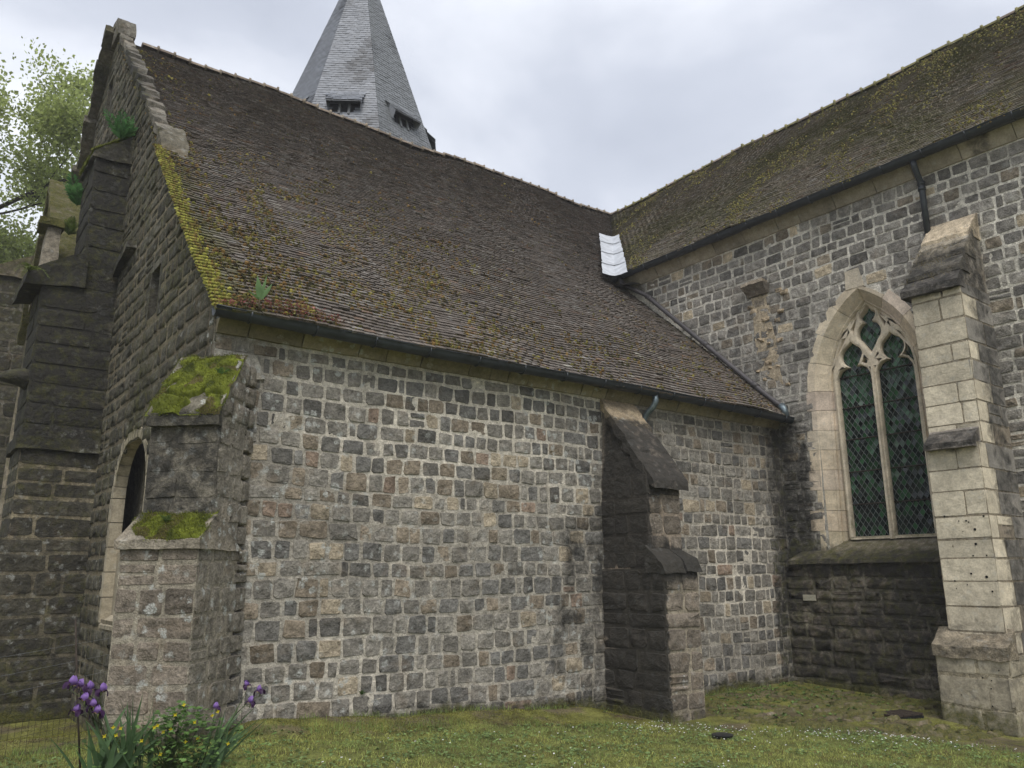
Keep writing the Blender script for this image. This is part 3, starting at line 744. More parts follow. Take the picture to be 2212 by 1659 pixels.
# ---------- gutters and pipes
def gutter(p0, p1, sag, parent_name, nb):
    p0, p1 = np.array(p0, float), np.array(p1, float); d = p1 - p0; Ln = np.linalg.norm(d); d /= Ln; s = np.cross(d, (0, 0, 1))
    V, F = [], []; n_ = 40; prof = [(0.090*math.cos(a), 0.098*math.sin(a)) for a in np.linspace(math.pi, 2*math.pi, 9)]
    prof = [(-0.104, 0.008)] + prof + [(0.104, 0.008), (0.096, -0.002)]
    m = len(prof)
    for i in range(n_ + 1):
        t = i/n_; c = p0 + d*Ln*t + np.array([0, 0, sag(t)])
        for (a, z) in prof: V.append(c + s*a + np.array([0, 0, z]))
    for i in range(n_):
        for j in range(m - 1): F.append((i*m + j, i*m + j + 1, (i + 1)*m + j + 1, (i + 1)*m + j))
    F.append(tuple(range(m))); F.append(tuple(n_*m + j for j in range(m))[::-1])
    g = single(parent_name, np.array(V), F, (1, 1, 1), M['gutter'], church, False)
    for k in range(nb):
        t = (k + 0.5)/nb; c = p0 + d*Ln*t + np.array([0, 0, sag(t)])
        path = [c + s*0.096*math.cos(a) + np.array([0, 0, 0.104*math.sin(a)]) for a in np.linspace(math.pi, 2*math.pi, 8)]
        V2, F2 = tube(path, 0.012, 5); single('gutter_bracket', V2, F2, (1, 1, 1), M['gutter'], g, False)
        j = p0 + d*(Ln*t + 0.33) + np.array([0, 0, sag(t)])
        if k % 3 == 1:
            V2, F2 = [], []
            for q_ in (-0.03, 0.03):
                for a in np.linspace(math.pi, 2*math.pi, 9): V2.append(j + d*q_ + s*0.094*math.cos(a) + np.array([0, 0, 0.102*math.sin(a)]))
            F2 = [(i, i + 1, i + 10, i + 9) for i in range(8)]
            single('gutter_joint', np.array(V2), F2, (1, 1, 1), M['gutter'], g, False)
    return g
gutter((-0.10, -0.30, 4.50), (L + 0.12, -0.30, 4.50), lambda t: -0.02*math.sin(7*t) - 0.02*t, 'side_gutter', 14)
gutter((10.50, 3.98, 8.58), (10.50, -7.4, 8.58), lambda t: -0.015*math.sin(5*t), 'transept_gutter', 16)
V, F = tube([(10.50, 3.75, 8.52), (10.53, 3.72, 8.36), (10.62, 3.45, 8.16), (10.68, 3.1, 7.92), (10.69, 2.6, 7.42), (10.69, 0.2, 5.08), (10.69, -0.10, 4.80), (10.69, -0.22, 4.70)], 0.052, 10)
dp = single('sloping_downpipe', V, F, (1, 1, 1), M['brownpipe'], church, False)
for y in (3.0, 1.5, 0.35):
    zc = 7.92 + (y - 3.1)*0.976; V, F = tube([(10.69, y - 0.05, zc - 0.049), (10.69, y + 0.05, zc + 0.049)], 0.062, 10); single('pipe_collar', V, F, (1, 1, 1), M['brownpipe'], dp, False)
V, F = tube([(10.69, -0.20, 4.74), (10.69, -0.26, 4.64), (10.69, -0.30, 4.50)], [0.062, 0.066, 0.060], 10)
single('zinc_outlet', V, F, (1, 1, 1), M['zinc'], dp, False)
V, F = tube([(7.02, -0.30, 4.44), (7.02, -0.30, 4.33), (7.00, -0.26, 4.24), (6.97, -0.15, 4.15), (6.96, -0.08, 4.06), (6.96, -0.05, 3.9)], 0.050, 10)
single('gutter_outlet', V, F, (1, 1, 1), M['zinc'], church, False)
V, F = tube([(10.52, -3.30, 8.50), (10.54, -3.30, 8.40), (10.62, -3.30, 8.26), (10.70, -3.30, 8.16), (10.72, -3.30, 8.05), (10.72, -3.30, 7.0)], 0.052, 10)
dp2 = single('straight_downpipe', V, F, (1, 1, 1), M['gutter'], church, False)
for z in (8.12, 8.02): 
    V, F = tube([(10.72, -3.30, z + 0.03), (10.72, -3.30, z - 0.03)], 0.064, 10); single('pipe_collar', V, F, (1, 1, 1), M['gutter'], dp2, False)

# ---------- transept wall (faces west, towards the left) with its great window
fB = Frame((L, 0, 0), (0, -1, 0), (0, 0, 1))
WY, WO, WSP, WAP, WZ0 = -1.91, 1.04, 4.90, 6.64, 1.95      # window centre, outer half width, spring, apex, foot
def win_cut(u, v, pad):
    hw = arch_half(v, WO + pad, WSP, WAP + pad*1.5); return v > WZ0 - 0.2 and hw > 0 and abs(-u - WY) < hw
def b_in(u, v):
    y = -u
    if win_cut(u, v, 0.03): return False
    if y > 0.05 and v < zA(y) - 0.25: return False
    return True
V, q, T = panel(fB, -4.3, 7.4, -0.9, 8.62, 0.06, b_in, MORT_T, 0.008)
wallB = link('transept_wall', mesh_np('transept_wall', V, q, T), church, M['mortar'])
def b_spans(v):
    lo = -min(4.1, max(0.0, (v - EA)/PIT - 0.30)) if v > 4.5 else 0.03
    segs = [(lo, 7.3)]
    def cut(segs, a, b):
        o = []
        for (s0, s1) in segs:
            if b <= s0 or a >= s1: o.append((s0, s1)); continue
            if a > s0 + 0.08: o.append((s0, a))
            if b < s1 - 0.08: o.append((b, s1))
        return o
    hw = arch_half(v, WO + 0.05, WSP, WAP + 0.2)
    if v > WZ0 - 0.15 and hw > 0: segs = cut(segs, -WY - hw, -WY + hw)
    if v < 6.6: segs = cut(segs, 3.32, 4.03)
    if v < 1.8: segs = cut(segs, -1, 3.32)
    return segs
PB = masonry(fB, -0.7, 8.30, b_spans, (0.18, 0.40), (0.16, 0.24), 0.016, (0.004, 0.018), t_trans, 303, 1.0, 0.016, 0.03)
place_pieces(PB, 'stone', 'stones', M['stone'], wallB, smooth=STONE_SM)
core('wall_core', box8(L + 0.45, L + 0.8, -7.4, 4.3, 2.2, 8.4), M['dark'], wallB)
core('wall_core', box8(L + 0.03, L + 0.8, -7.4, 0.3, -0.9, 1.9), M['mortar'], wallB)
# end wall beyond the frame and far side, so the transept is closed
V = np.array([(L, -7.4, -0.9), (20.5, -7.4, -0.9), (20.5, -7.4, 8.6), (RX, -7.4, RZ - 0.1), (L, -7.4, 8.6)])
single('end_wall', V, [(0, 1, 2, 3, 4)], (0.2, 0.19, 0.18), M['stone'], church)
# cornice course under the eaves
cB = empty('transept_cornice', (0, 0, 0), church); rng = np.random.default_rng(6); u = -4.05
while u < 7.3:
    w = rng.uniform(0.45, 0.85); d = rng.uniform(0.10, 0.15)
    c8 = [(L - 0.03, -u - w + 0.012, 8.30), (L + 0.05, -u - w + 0.012, 8.30), (L - 0.03, -u, 8.30), (L + 0.05, -u, 8.30),
          (L - d - 0.06, -u - w + 0.012, 8.53), (L + 0.05, -u - w + 0.012, 8.53), (L - d - 0.06, -u, 8.53), (L + 0.05, -u, 8.53)]
    V, F = rough_block(c8, (2, 4, 2), 0.010, 6.0, 5)
    single('cornice_stone', V, F, np.array([0.34, 0.31, 0.26])*rng.uniform(0.75, 1.1), M['ashlar'], cB, True, 'auto'); u += w
# broken corbel and the scar below it
cbl = empty('corbel', (0, 0, 0), church)
V, F = rough_block([(L - 0.06, -0.05, 7.10), (L + 0.1, -0.05, 7.10), (L - 0.06, 0.40, 7.10), (L + 0.1, 0.40, 7.10),
                    (L - 0.24, -0.10, 7.30), (L + 0.1, -0.10, 7.30), (L - 0.24, 0.46, 7.30), (L + 0.1, 0.46, 7.30)], (4, 5, 3), 0.035, 5, 9)
single('corbel_stone', V, F, (0.17, 0.15, 0.13), M['stone'], cbl, True, 'auto')
V, F = rough_block(box8(L - 0.22, L + 0.05, -0.06, 0.44, 7.30, 7.37), (3, 5, 1), 0.02, 6, 9)
single('corbel_top', V, F, (0.36, 0.31, 0.25), M['stone'], cbl, True, 'auto')
V, F = rough_block([(L - 0.012, -0.22, 5.15), (L + 0.04, -0.22, 5.15), (L - 0.012, 0.30, 5.55), (L + 0.04, 0.30, 5.55), (L - 0.014, -0.02, 7.08), (L + 0.04, -0.02, 7.08), (L - 0.014, 0.38, 7.08), (L + 0.04, 0.38, 7.08)], (1, 8, 18), 0.026, 5.0, 14)
single('scar_mortar', V, F, (0.40, 0.34, 0.255), M['mortar'], cbl, True, 'auto')
rng = np.random.default_rng(12)
for k in range(22):
    z = rng.uniform(5.0, 7.05); u = 0.02 + rng.normal(-0.16, 0.20)*(1.0 if z > 5.8 else 1.3); s_ = rng.uniform(0.06, 0.16)
    if zA(-u) + 0.15 > z and u < 0: continue
    V = stone(fB, u, u + s_*1.3, z, z + s_*0.8, rng.uniform(0.02, 0.045), 1.6, rng)
    single('scar_stone', V, ST_F, np.array([0.46, 0.375, 0.27])*rng.uniform(0.7, 1.1), M['stone'], cbl)
# window: dressed surround, splayed and moulded
win = empty('window', (0, 0, 0), church); win['label'] = 'tall pointed window with two lights, flowing tracery and diamond panes'
to3b = lambda a, z, dep: (L + dep, WY - a, z)
wp = arch_path(WO, WZ0, WSP, WAP, 8)
zj = [WZ0 + (WSP - WZ0)*k/8 for k in range(8)]
path = [(-WO - 0.09*(1 - k/8), z) for k, z in enumerate(zj)] + wp[1:-1] + [(WO + 0.09*(k/8), z) for k, z in zip(range(1, 9), zj[::-1])]
rng = np.random.default_rng(2)
k = 0
while k < len(path) - 1:
    st = 1 if (k < 8 or k >= len(path) - 9) else 2
    if k + st > len(path) - 1: st = 1
    o_ = rng.uniform(0.05, 0.20) + (0.12 if (k < 9 and k % 2) else 0)
    prof = [(o_, -0.014), (0.0, -0.014), (-0.17, 0.16), (-0.185, 0.16), (-0.215, 0.20), (-0.205, 0.235), (-0.26, 0.24), (-0.30, 0.30), (-0.30, 0.42), (o_, 0.42)]
    V, F = edge_block(path, k, k + st, prof, to3b, 0.004)
    single('surround_stone', V, F, np.array([0.58, 0.51, 0.42])*rng.uniform(0.84, 1.08)*np.array([1, rng.uniform(0.96, 1.02), rng.uniform(0.92, 1.03)]), M['ashlar'], win, True, 'auto'); k += st
# repaired patch of render over the apex
V, F = rough_block([(L - 0.022, WY - 0.12, 6.66), (L + 0.05, WY - 0.12, 6.66), (L - 0.022, WY + 0.22, 6.66), (L + 0.05, WY + 0.22, 6.66),
                    (L - 0.020, WY - 0.06, 7.02), (L + 0.05, WY - 0.06, 7.02), (L - 0.020, WY + 0.20, 7.02), (L + 0.05, WY + 0.20, 7.02)], (2, 5, 5), 0.012, 8, 3)
single('keystone', V, F, (0.50, 0.45, 0.37), M['ashlar'], win, True, 'auto')
rng = np.random.default_rng(21)
# tracery: a filled 2D curve with the openings cut out
cu = bpy.data.curves.new('tracery', 'CURVE'); cu.dimensions = '2D'; cu.fill_mode = 'BOTH'; cu.extrude = 0.028; cu.bevel_depth = 0.045; cu.bevel_resolution = 1; cu.offset = -0.045
def spl(pts):
    s = cu.splines.new('POLY'); s.points.add(len(pts) - 1); s.use_cyclic_u = True
    for p, (a, b_) in zip(s.points, pts): p.co = (a, b_, 0, 1)
def arc(cx, cy, r, a0, a1, n=10, rx=None):
    rx = rx or r
    return [(cx + rx*math.cos(math.radians(a0 + (a1 - a0)*i/n)), cy + r*math.sin(math.radians(a0 + (a1 - a0)*i/n))) for i in range(n + 1)]
HWI = 0.80
spl(arch_path(HWI, 2.16, 5.0, 6.52, 10))
for s_ in (-1, 1):
    h = []
    c = 0.385
    h += [(c - 0.325, 2.20), (c + 0.325, 2.20), (c + 0.325, 5.02)]
    h += [(c + 0.31, 5.12), (c + 0.25, 5.22), (c + 0.16, 5.265), (c + 0.065, 5.275)]            # lower foil, cusp
    h += arc(c, 5.48, 0.20, -58, 62, 9, 0.205) + [(c + 0.03, 5.70), (c - 0.01, 5.745)] + arc(c, 5.48, 0.20, 118, 238, 9, 0.205)
    h += [(c - 0.065, 5.275), (c - 0.16, 5.265), (c - 0.25, 5.22), (c - 0.31, 5.12), (c - 0.325, 5.02)]
    spl([(s_*a, b_) for a, b_ in h])
    # side eyelets
    spl([(s_*a, b_) for a, b_ in [(0.30, 5.92), (0.24, 6.08), (0.215, 6.22), (0.29, 6.12), (0.335, 5.99)]])
    spl([(s_*a, b_) for a, b_ in [(0.46, 5.86), (0.40, 5.95), (0.47, 5.90), (0.57, 5.72), (0.62, 5.60), (0.55, 5.70)]])
    spl([(s_*a, b_) for a, b_ in [(0.10, 5.33), (0.15, 5.40), (0.185, 5.33), (0.12, 5.28)]])
# upper dagger: two foils, one over the other
hd = arc(0, 6.19, 0.145, -62, 60, 8) + [(0.0, 6.365)] + arc(0, 6.19, 0.145, 120, 242, 8)
hd += [(-0.075, 6.03)] + arc(0, 5.84, 0.205, 125, 205, 8, 0.215) + [(-0.15, 5.70), (-0.07, 5.57), (0.0, 5.47), (0.07, 5.57), (0.15, 5.70)] + arc(0, 5.84, 0.205, -25, 55, 8, 0.215) + [(0.075, 6.03)]
spl(hd)
tmp = bpy.data.objects.new('tmp', cu); COL.objects.link(tmp); dg_ = bpy.context.evaluated_depsgraph_get()
me0 = bpy.data.meshes.new_from_object(tmp.evaluated_get(dg_))
co = np.empty(len(me0.vertices)*3); me0.vertices.foreach_get('co', co); co = co.reshape(-1, 3)
Fm = [tuple(p.vertices) for p in me0.polygons]
COL.objects.unlink(tmp); bpy.data.objects.remove(tmp); bpy.data.meshes.remove(me0)
GXP = L + 0.34
V = np.stack([GXP - 0.06 - co[:, 2], WY - co[:, 0], co[:, 1]], -1)
# drop the plate's flat sliver below the sill
single('tracery', V, Fm, (0.58, 0.52, 0.42), M['ashlar'], win, True, 'auto')
# mullion nose in front of the plate
V, F = rough_block([(GXP - 0.17, WY - 0.018, 2.14), (GXP - 0.06, WY - 0.055, 2.14), (GXP - 0.17, WY + 0.018, 2.14), (GXP - 0.06, WY + 0.055, 2.14),
                    (GXP - 0.17, WY - 0.018, 5.20), (GXP - 0.06, WY - 0.055, 5.20), (GXP - 0.17, WY + 0.018, 5.20), (GXP - 0.06, WY + 0.055, 5.20)], (1, 1, 10), 0.003, 5, 2)
single('mullion', V, F, (0.58, 0.52, 0.42), M['ashlar'], win, True, 'auto')
# glazing: diamond quarries held in lead, each pane set at its own slight angle
panes, part_panes = [], MB(); DW, DH = 0.102, 0.150; rng = np.random.default_rng(77)
bars = [5.12, 4.535, 3.95, 3.36, 2.775]
def pane_light_tint(z):  # greener, lighter panes higher up: light through the interior put into the glass colour
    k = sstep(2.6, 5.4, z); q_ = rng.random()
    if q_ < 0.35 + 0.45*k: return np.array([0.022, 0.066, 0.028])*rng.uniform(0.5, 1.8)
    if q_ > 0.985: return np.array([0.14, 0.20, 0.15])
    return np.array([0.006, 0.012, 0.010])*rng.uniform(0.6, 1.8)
i0 = int(-0.9/(DW/2)); i1 = -i0
for i in range(i0, i1 + 1):
    for j in range(0, 62):
        if (i + j) % 2: continue
        a, z = i*DW/2, 2.12 + j*DH/2
        if z > 6.5: continue
        hw = arch_half(z, HWI, 5.0, 6.5)
        if hw < 0.04 or abs(a) > hw + 0.02: continue
        tilt = rng.normal(0, 0.006, 4); x_ = GXP + 0.004
        g = 0.004
        V = np.array([(x_ + tilt[0], WY - a, z - DH/2 + g*1.4), (x_ + tilt[1], WY - a - DW/2 + g, z), (x_ - tilt[0], WY - a, z + DH/2 - g*1.4), (x_ - tilt[1], WY - a + DW/2 - g, z),
                      (x_ + 0.006, WY - a, z - DH/2 + g*1.4), (x_ + 0.006, WY - a - DW/2 + g, z), (x_ + 0.006, WY - a, z + DH/2 - g*1.4), (x_ + 0.006, WY - a + DW/2 - g, z)])
        Fp = [(0, 1, 2, 3), (0, 4, 5, 1), (1, 5, 6, 2), (2, 6, 7, 3), (3, 7, 4, 0)]
        panes.append((V, Fp, pane_light_tint(z)))
def pane_score(p):
    c = p[0].mean(0); a = abs(WY - c[1]); hid = (a < 0.05) or (a > 0.71) or (WY - c[1] > 0.66)
    return (-10 if hid else 0) - cam_size(c)*0.01
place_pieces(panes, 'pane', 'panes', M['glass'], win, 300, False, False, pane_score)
b = MB()
for s_ in (-1, 1):
    for k in range(-45, 46):
        seg = []
        for t in np.linspace(0, 4.5, 91):          # walk a lattice line, keep what lies inside the arch
            z = 2.12 + DH/2 + t; a = k*DW + s_*t*DW/DH
            hw = arch_half(z, HWI, 5.0, 6.5)
            if hw > 0 and abs(a) < hw: seg.append((GXP - 0.006, WY - a, z))
        if len(seg) > 1: V, F = tube([seg[0], seg[-1]], 0.0042, 4, False); b.add(V, F)
b.build('lead_lattice', M['lead'], win, 'stuff', False, False)
for z in bars:
    for s_ in (-1, 1):
        V, F = tube([(GXP - 0.03, WY - s_*0.04, z), (GXP - 0.03, WY - s_*0.745, z)], 0.013, 6); single('saddle_bar', V, F, (1, 1, 1), M['iron'], win, False)
core('back', box8(GXP + 0.03, GXP + 0.10, WY - 1.1, WY + 1.1, 1.9, 6.7), M['dark'], win, (0.01, 0.01, 0.01))
# mossy sloping sill, string course and the wall below it
sill = empty('window_sill', (0, 0, 0), church)
for (ya, yb, yc, yd) in ((-0.62, -1.75, -0.12, -1.70), (-1.76, -3.25, -1.71, -3.30)):
    c8 = [(10.56, yd, 1.74), (L + 0.4, yb, 1.74), (10.56, yc, 1.74), (L + 0.4, ya, 1.74), (10.58, yd, 1.815), (L + 0.4, yb, 2.24), (10.58, yc, 1.815), (L + 0.4, ya, 2.24)]
    V, F = rough_block(c8, (9, 14, 3), 0.022, 6.0, 17); single('sill_stone', V, F, (0.20, 0.18, 0.14), M['stone'], sill, True, 'auto')
fP = Frame((10.66, 0, 0), (0, -1, 0), (0, 0, 1))
V, q, T = panel(fP, 0.0, 3.35, -0.9, 1.76, 0.09, None, (0.27, 0.25, 0.20))
wallP = link('plinth_wall', mesh_np('plinth_wall', V, q, T), church, M['mortar'])
PP = masonry(fP, -0.7, 1.73, lambda v: [(0.02, 3.30)], (0.26, 0.62), (0.18, 0.30), 0.022, (0.006, 0.030), t_brown, 404, 1.2, 0.016, 0.06)
place_pieces(PP, 'stone', 'stones', M['stone'], wallP)
V, F = rough_block(box8(10.61, 10.66, -0.60, -0.36, 1.10, 1.20), (2, 4, 2), 0.004, 6, 4)
single('stone_tablet', V, F, (0.36, 0.35, 0.29), M['ashlar'], wallP, lambda P: np.zeros((len(P), 3)) + 0.1, 'auto')

# ---------- buttresses
def stage(parent, x0, x1, y0, y1, z0, z1, faces, cw, ch, joint, proud, tint, seed, mort, rough=0.9, mat='stone', corner=0.12, wob=0.004):
    """a masonry block with stones on the given faces ('-x', '-y', '+x', '+y')"""
    V, F = rough_block(box8(x0, x1, y0, y1, z0, z1), (max(2, int((x1 - x0)/0.1)), max(2, int((y1 - y0)/0.1)), max(2, int((z1 - z0)/0.12))), 0.004, 6, seed)
    single('masonry_core', V, F, mort, M['mortar'], parent, True, 'auto')
    P = []
    for k, f in enumerate(faces):
        fr = {'-y': Frame((x0, y0, 0), (1, 0, 0), (0, 0, 1)), '-x': Frame((x0, y1, 0), (0, -1, 0), (0, 0, 1)), '+x': Frame((x1, y0, 0), (0, 1, 0), (0, 0, 1)), '+y': Frame((x1, y1, 0), (-1, 0, 0), (0, 0, 1))}[f]
        w = (x1 - x0) if f in ('-y', '+y') else (y1 - y0)
        P += masonry(fr, z0 + 0.005, z1 - 0.005, lambda v: [(0.0, w)], cw, ch, joint, proud, tint, seed, rough, wob, 0.03, corner)
    for (V, F, t) in P: single('stone', V, F, t, M[mat], parent, True, 'auto')
# on the side wall
ba = empty('side_buttress', (0, 0, 0), church); ba['label'] = 'leaning stone buttress with black stained flank and sloping stone top'
stage(ba, 5.98, 6.70, -1.22, 0.02, -0.8, 1.66, ('-x', '-y', '+x'), (0.30, 0.55), (0.20, 0.30), 0.026, (0.006, 0.024), t_brown, 501, (0.28, 0.25, 0.20), 1.1)
stage(ba, 6.02, 6.72, -0.94, 0.02, 1.66, 3.02, ('-x', '-y', '+x'), (0.28, 0.5), (0.22, 0.30), 0.016, (0.004, 0.016), t_brown, 502, (0.26, 0.22, 0.18), 0.9)
def wedge(parent, name, x0, x1, yt, zt, yl, zl, zb, n_, tint, seed, amp=0.02, mat='stone', worn=True):
    """sloping slabs from (yt,zt) at the wall down to (yl,zl) at the lip, lapped in n_ courses"""
    rng = np.random.default_rng(seed)
    for k in range(n_):
        a, c = k/n_, (k + 1)/n_
        y1_, y0_ = yl + (yt - yl)*a, yl + (yt - yl)*c; z1_, z0_ = zl + (zt - zl)*a, zl + (zt - zl)*c
        th = 0.13; e = rng.uniform(-0.02, 0.02, 2)
        lipz = z1_ - th
        c8 = [(x0 + e[0], y1_ - 0.03, max(lipz, zb)), (x1 + e[1], y1_ - 0.03, max(lipz, zb)), (x0 + e[0], y0_ + 0.05, max(z0_ - th*1.5, zb)), (x1 + e[1], y0_ + 0.05, max(z0_ - th*1.5, zb)),
              (x0 + e[0], y1_ - 0.012, z1_ + 0.006), (x1 + e[1], y1_ - 0.012, z1_ + 0.006), (x0 + e[0], y0_ + 0.05, z0_ + 0.06), (x1 + e[1], y0_ + 0.05, z0_ + 0.06)]
        V, F = rough_block(c8, (6, 4, 2), amp, 5.0, seed + k)
        single(name, V, F, tint(k)*rng.uniform(0.85, 1.15), M[mat], parent, worn, 'auto')
# solid under the slope
V, F = rough_block([(6.03, -0.94, 2.98), (6.74, -0.94, 2.98), (6.03, 0.02, 2.98), (6.74, 0.02, 2.98), (6.03, -0.94, 3.0), (6.74, -0.94, 3.0), (6.10, 0.02, 4.2), (6.90, 0.02, 4.2)], (6, 8, 8), 0.012, 5, 51)
single('masonry_core', V, F, (0.17, 0.15, 0.13), M['stone'], ba, True, 'auto')
wedge(ba, 'weathering_slab', 6.03, 6.80, 0.0, 4.33, -1.04, 2.93, 2.80, 6, lambda k: np.array([0.20, 0.175, 0.15]) if k < 4 else np.array([0.34, 0.28, 0.20]), 55, 0.028)
V, F = rough_block([(5.96, -1.27, 1.60), (6.42, -1.27, 1.60), (5.94, -0.90, 1.60), (6.42, -0.90, 1.60), (5.96, -1.22, 1.74), (6.40, -1.22, 1.74), (5.96, -0.90, 1.98), (6.40, -0.90, 1.98)], (5, 5, 3), 0.03, 5, 57)
single('weathering_slab', V, F, (0.17, 0.15, 0.12), M['stone'], ba, True, 'auto')
V, F = rough_block([(6.43, -1.29, 1.62), (6.74, -1.28, 1.60), (6.43, -0.90, 1.60), (6.74, -0.90, 1.60), (6.44, -1.20, 1.80), (6.74, -1.18, 1.80), (6.44, -0.90, 1.96), (6.72, -0.90, 1.94)], (5, 5, 3), 0.03, 5, 59)
single('weathering_slab', V, F, (0.13, 0.12, 0.10), M['stone'], ba, True, 'auto')
# on the transept
bt = empty('transept_buttress', (0, 0, 0), church); bt['label'] = 'tall pale limestone buttress beside the window'
def flank_tint(rng, p):
    return t_pale(rng, p) if p[0] < 10.02 + 0.18*(int(p[2]*3.1) % 2) else t_trans(rng, p)*0.9
stage(bt, 9.44, L + 0.02, -4.12, -3.16, -1.0, 0.46, ('-x', '-y', '+y'), (0.40, 0.70), (0.34, 0.46), 0.012, (0.004, 0.014), lambda r, p: np.array([0.36, 0.33, 0.26])*r.uniform(0.8, 1.1), 601, (0.30, 0.27, 0.2), 1.0, 'ashlar', 0.06)
stage(bt, 9.64, L + 0.02, -4.05, -3.30, 0.46, 3.42, ('-x', '-y', '+y'), (0.36, 0.62), (0.27, 0.36), 0.011, (0.002, 0.007), flank_tint, 602, (0.25, 0.22, 0.17), 0.35, 'ashlar', 0.04)
stage(bt, 9.80, L + 0.02, -4.05, -3.30, 3.42, 5.92, ('-x', '-y', '+y'), (0.36, 0.62), (0.29, 0.38), 0.011, (0.002, 0.007), flank_tint, 603, (0.25, 0.22, 0.17), 0.35, 'ashlar', 0.04)
def xwedge(parent, name, y0, y1, xt, zt, xl, zl, th, tint, seed, amp=0.02, seg=(6, 8, 3), mat='stone', worn=True):
    c8 = [(xl, y0, zl - th), (xt, y0, zl - th), (xl, y1, zl - th), (xt, y1, zl - th), (xl, y0, zl), (xt, y0, zt), (xl, y1, zl), (xt, y1, zt)]
    V, F = rough_block(c8, seg, amp, 5.0, seed); return single(name, V, F, tint, M[mat], parent, worn, 'auto')
xwedge(bt, 'weathering_slab', -4.14, -3.14, 9.70, 0.82, 9.40, 0.58, 0.16, (0.24, 0.21, 0.16), 61, 0.035)
xwedge(bt, 'weathering_slab', -4.03, -3.33, 9.85, 3.70, 9.50, 3.44, 0.09, (0.18, 0.165, 0.15), 62, 0.012)
# top weathering: three lapped slabs and a solid behind
V, F = rough_block([(9.84, -4.04, 5.90), (L + 0.02, -4.04, 5.90), (9.84, -3.31, 5.90), (L + 0.02, -3.31, 5.90), (9.84, -4.04, 5.98), (L + 0.02, -4.04, 7.20), (9.84, -3.31, 5.98), (L + 0.02, -3.31, 7.20)], (8, 5, 8), 0.015, 5, 63)
single('masonry_core', V, F, (0.24, 0.22, 0.19), M['stone'], bt, True, 'auto')
for k, (xa, za, xb, zb_, t) in enumerate(((9.68, 5.93, 9.98, 6.22, (0.13, 0.12, 0.11)), (9.86, 6.20, 10.22, 6.56, (0.15, 0.14, 0.12)), (10.10, 6.52, 10.52, 6.96, (0.26, 0.235, 0.19)), (10.42, 6.92, L + 0.02, 7.36, (0.48, 0.41, 0.31)))):
    xwedge(bt, 'weathering_slab', -4.06, (-3.19, -3.24, -3.27, -3.29)[k], xb, zb_, xa, za, 0.08 if k else 0.11, t, 64 + k, 0.022)
# holes bored in the soft limestone
rng = np.random.default_rng(66)
for k in range(22):
    z = rng.choice([rng.uniform(1.2, 2.5), rng.uniform(-0.3, 0.4)]); y = -rng.uniform(3.36, 4.0); r = 0.006 + 0.014*rng.random()**2; xf = 9.64 if z > 0.46 else 9.44
    V, F = tube([(xf - 0.012, y, z), (xf + 0.03, y, z)], r, 7); single('bored_hole', V, F, (0.012, 0.010, 0.008), M['dark'], bt, False, False)

# diagonal buttress at the corner
bd = empty('corner_buttress', (0, 0, 0), church); bd['label'] = 'stepped corner buttress with bright green moss on its sloping ledges'
s2 = math.sqrt(0.5); DU, DD = np.array([s2, -s2, 0]), np.array([-s2, -s2, 0])       # along the face, outwards
def dpt(a, d, z): return tuple(DU*a + DD*d + np.array([0, 0, z]))
def dstage(proj, hw, z0, z1, seed, cw, ch, tint, mort):
    c8 = [dpt(a, d, z) for z in (z0, z1) for d in (-0.15, proj) for a in (-hw, hw)]
    c8 = [c8[i] for i in (1, 0, 3, 2, 5, 4, 7, 6)]
    V, F = rough_block(c8, (6, 6, max(3, int((z1 - z0)/0.14))), 0.006, 6, seed); single('masonry_core', V, F, mort, M['mortar'], bd, True, 'auto')
    P = masonry(Frame(DD*proj, DU, (0, 0, 1)), z0 + 0.005, z1 - 0.005, lambda v: [(-hw, hw)], cw, ch, 0.026, (0.004, 0.014), tint, seed, 0.8, 0.006, 0.04)
    P += masonry(Frame(DU*hw + DD*proj, -DD, (0, 0, 1)), z0 + 0.005, z1 - 0.005, lambda v: [(0.0, proj + hw - 0.01)], (0.20, 0.40), ch, 0.022, (0.004, 0.012), lambda r, p: np.array([0.20, 0.185, 0.158])*r.uniform(0.85, 1.15), seed, 1.0, 0.006, 0.04)
    for (V, F, t) in P: single('stone', V, F, t, M['stone'], bd, True, 'auto')
dstage(0.69, 0.41, -0.8, 1.90, 701, (0.26, 0.48), (0.20, 0.28), lambda r, p: t_brown(r, p)*0.92, (0.25, 0.23, 0.19))
dstage(0.415, 0.385, 1.90, 3.22, 702, (0.28, 0.42), (0.22, 0.30), lambda r, p: np.array([0.20, 0.185, 0.155])*r.uniform(0.7, 1.2), (0.21, 0.195, 0.165))
def dwedge(pt, zt, pl, zl, zb, hw0, hw1, seed, tint, amp=0.02):
    c8 = [dpt(hw0, pl, zb), dpt(-hw0, pl, zb), dpt(hw0, -0.2, zb), dpt(-hw0, -0.2, zb), dpt(hw0, pl, zl), dpt(-hw0, pl, zl), dpt(hw1, pt, zt), dpt(-hw1, pt, zt)]
    V, F = rough_block(c8, (8, 8, 3), amp, 5.0, seed); single('weathering_slab', V, F, tint, M['stone'], bd, True, 'auto')
P = masonry(Frame(DU*0.385 + DD*0.415, -DD, (0, 0, 1)), 3.225, 3.98, lambda v: [(0.415 - max(0.0, 0.47*(3.98 - v)/0.75) + 0.02, 0.79)], (0.20, 0.36), (0.20, 0.26), 0.022, (0.006, 0.014), lambda r, p: np.array([0.20, 0.185, 0.158])*r.uniform(0.85, 1.15), 703, 1.0, 0.004, 0.04)
for (V, F, t) in P: single('stone', V, F, t, M['stone'], bd)
dwedge(0.42, 2.22, 0.74, 1.95, 1.86, 0.445, 0.42, 71, (0.22, 0.20, 0.165))
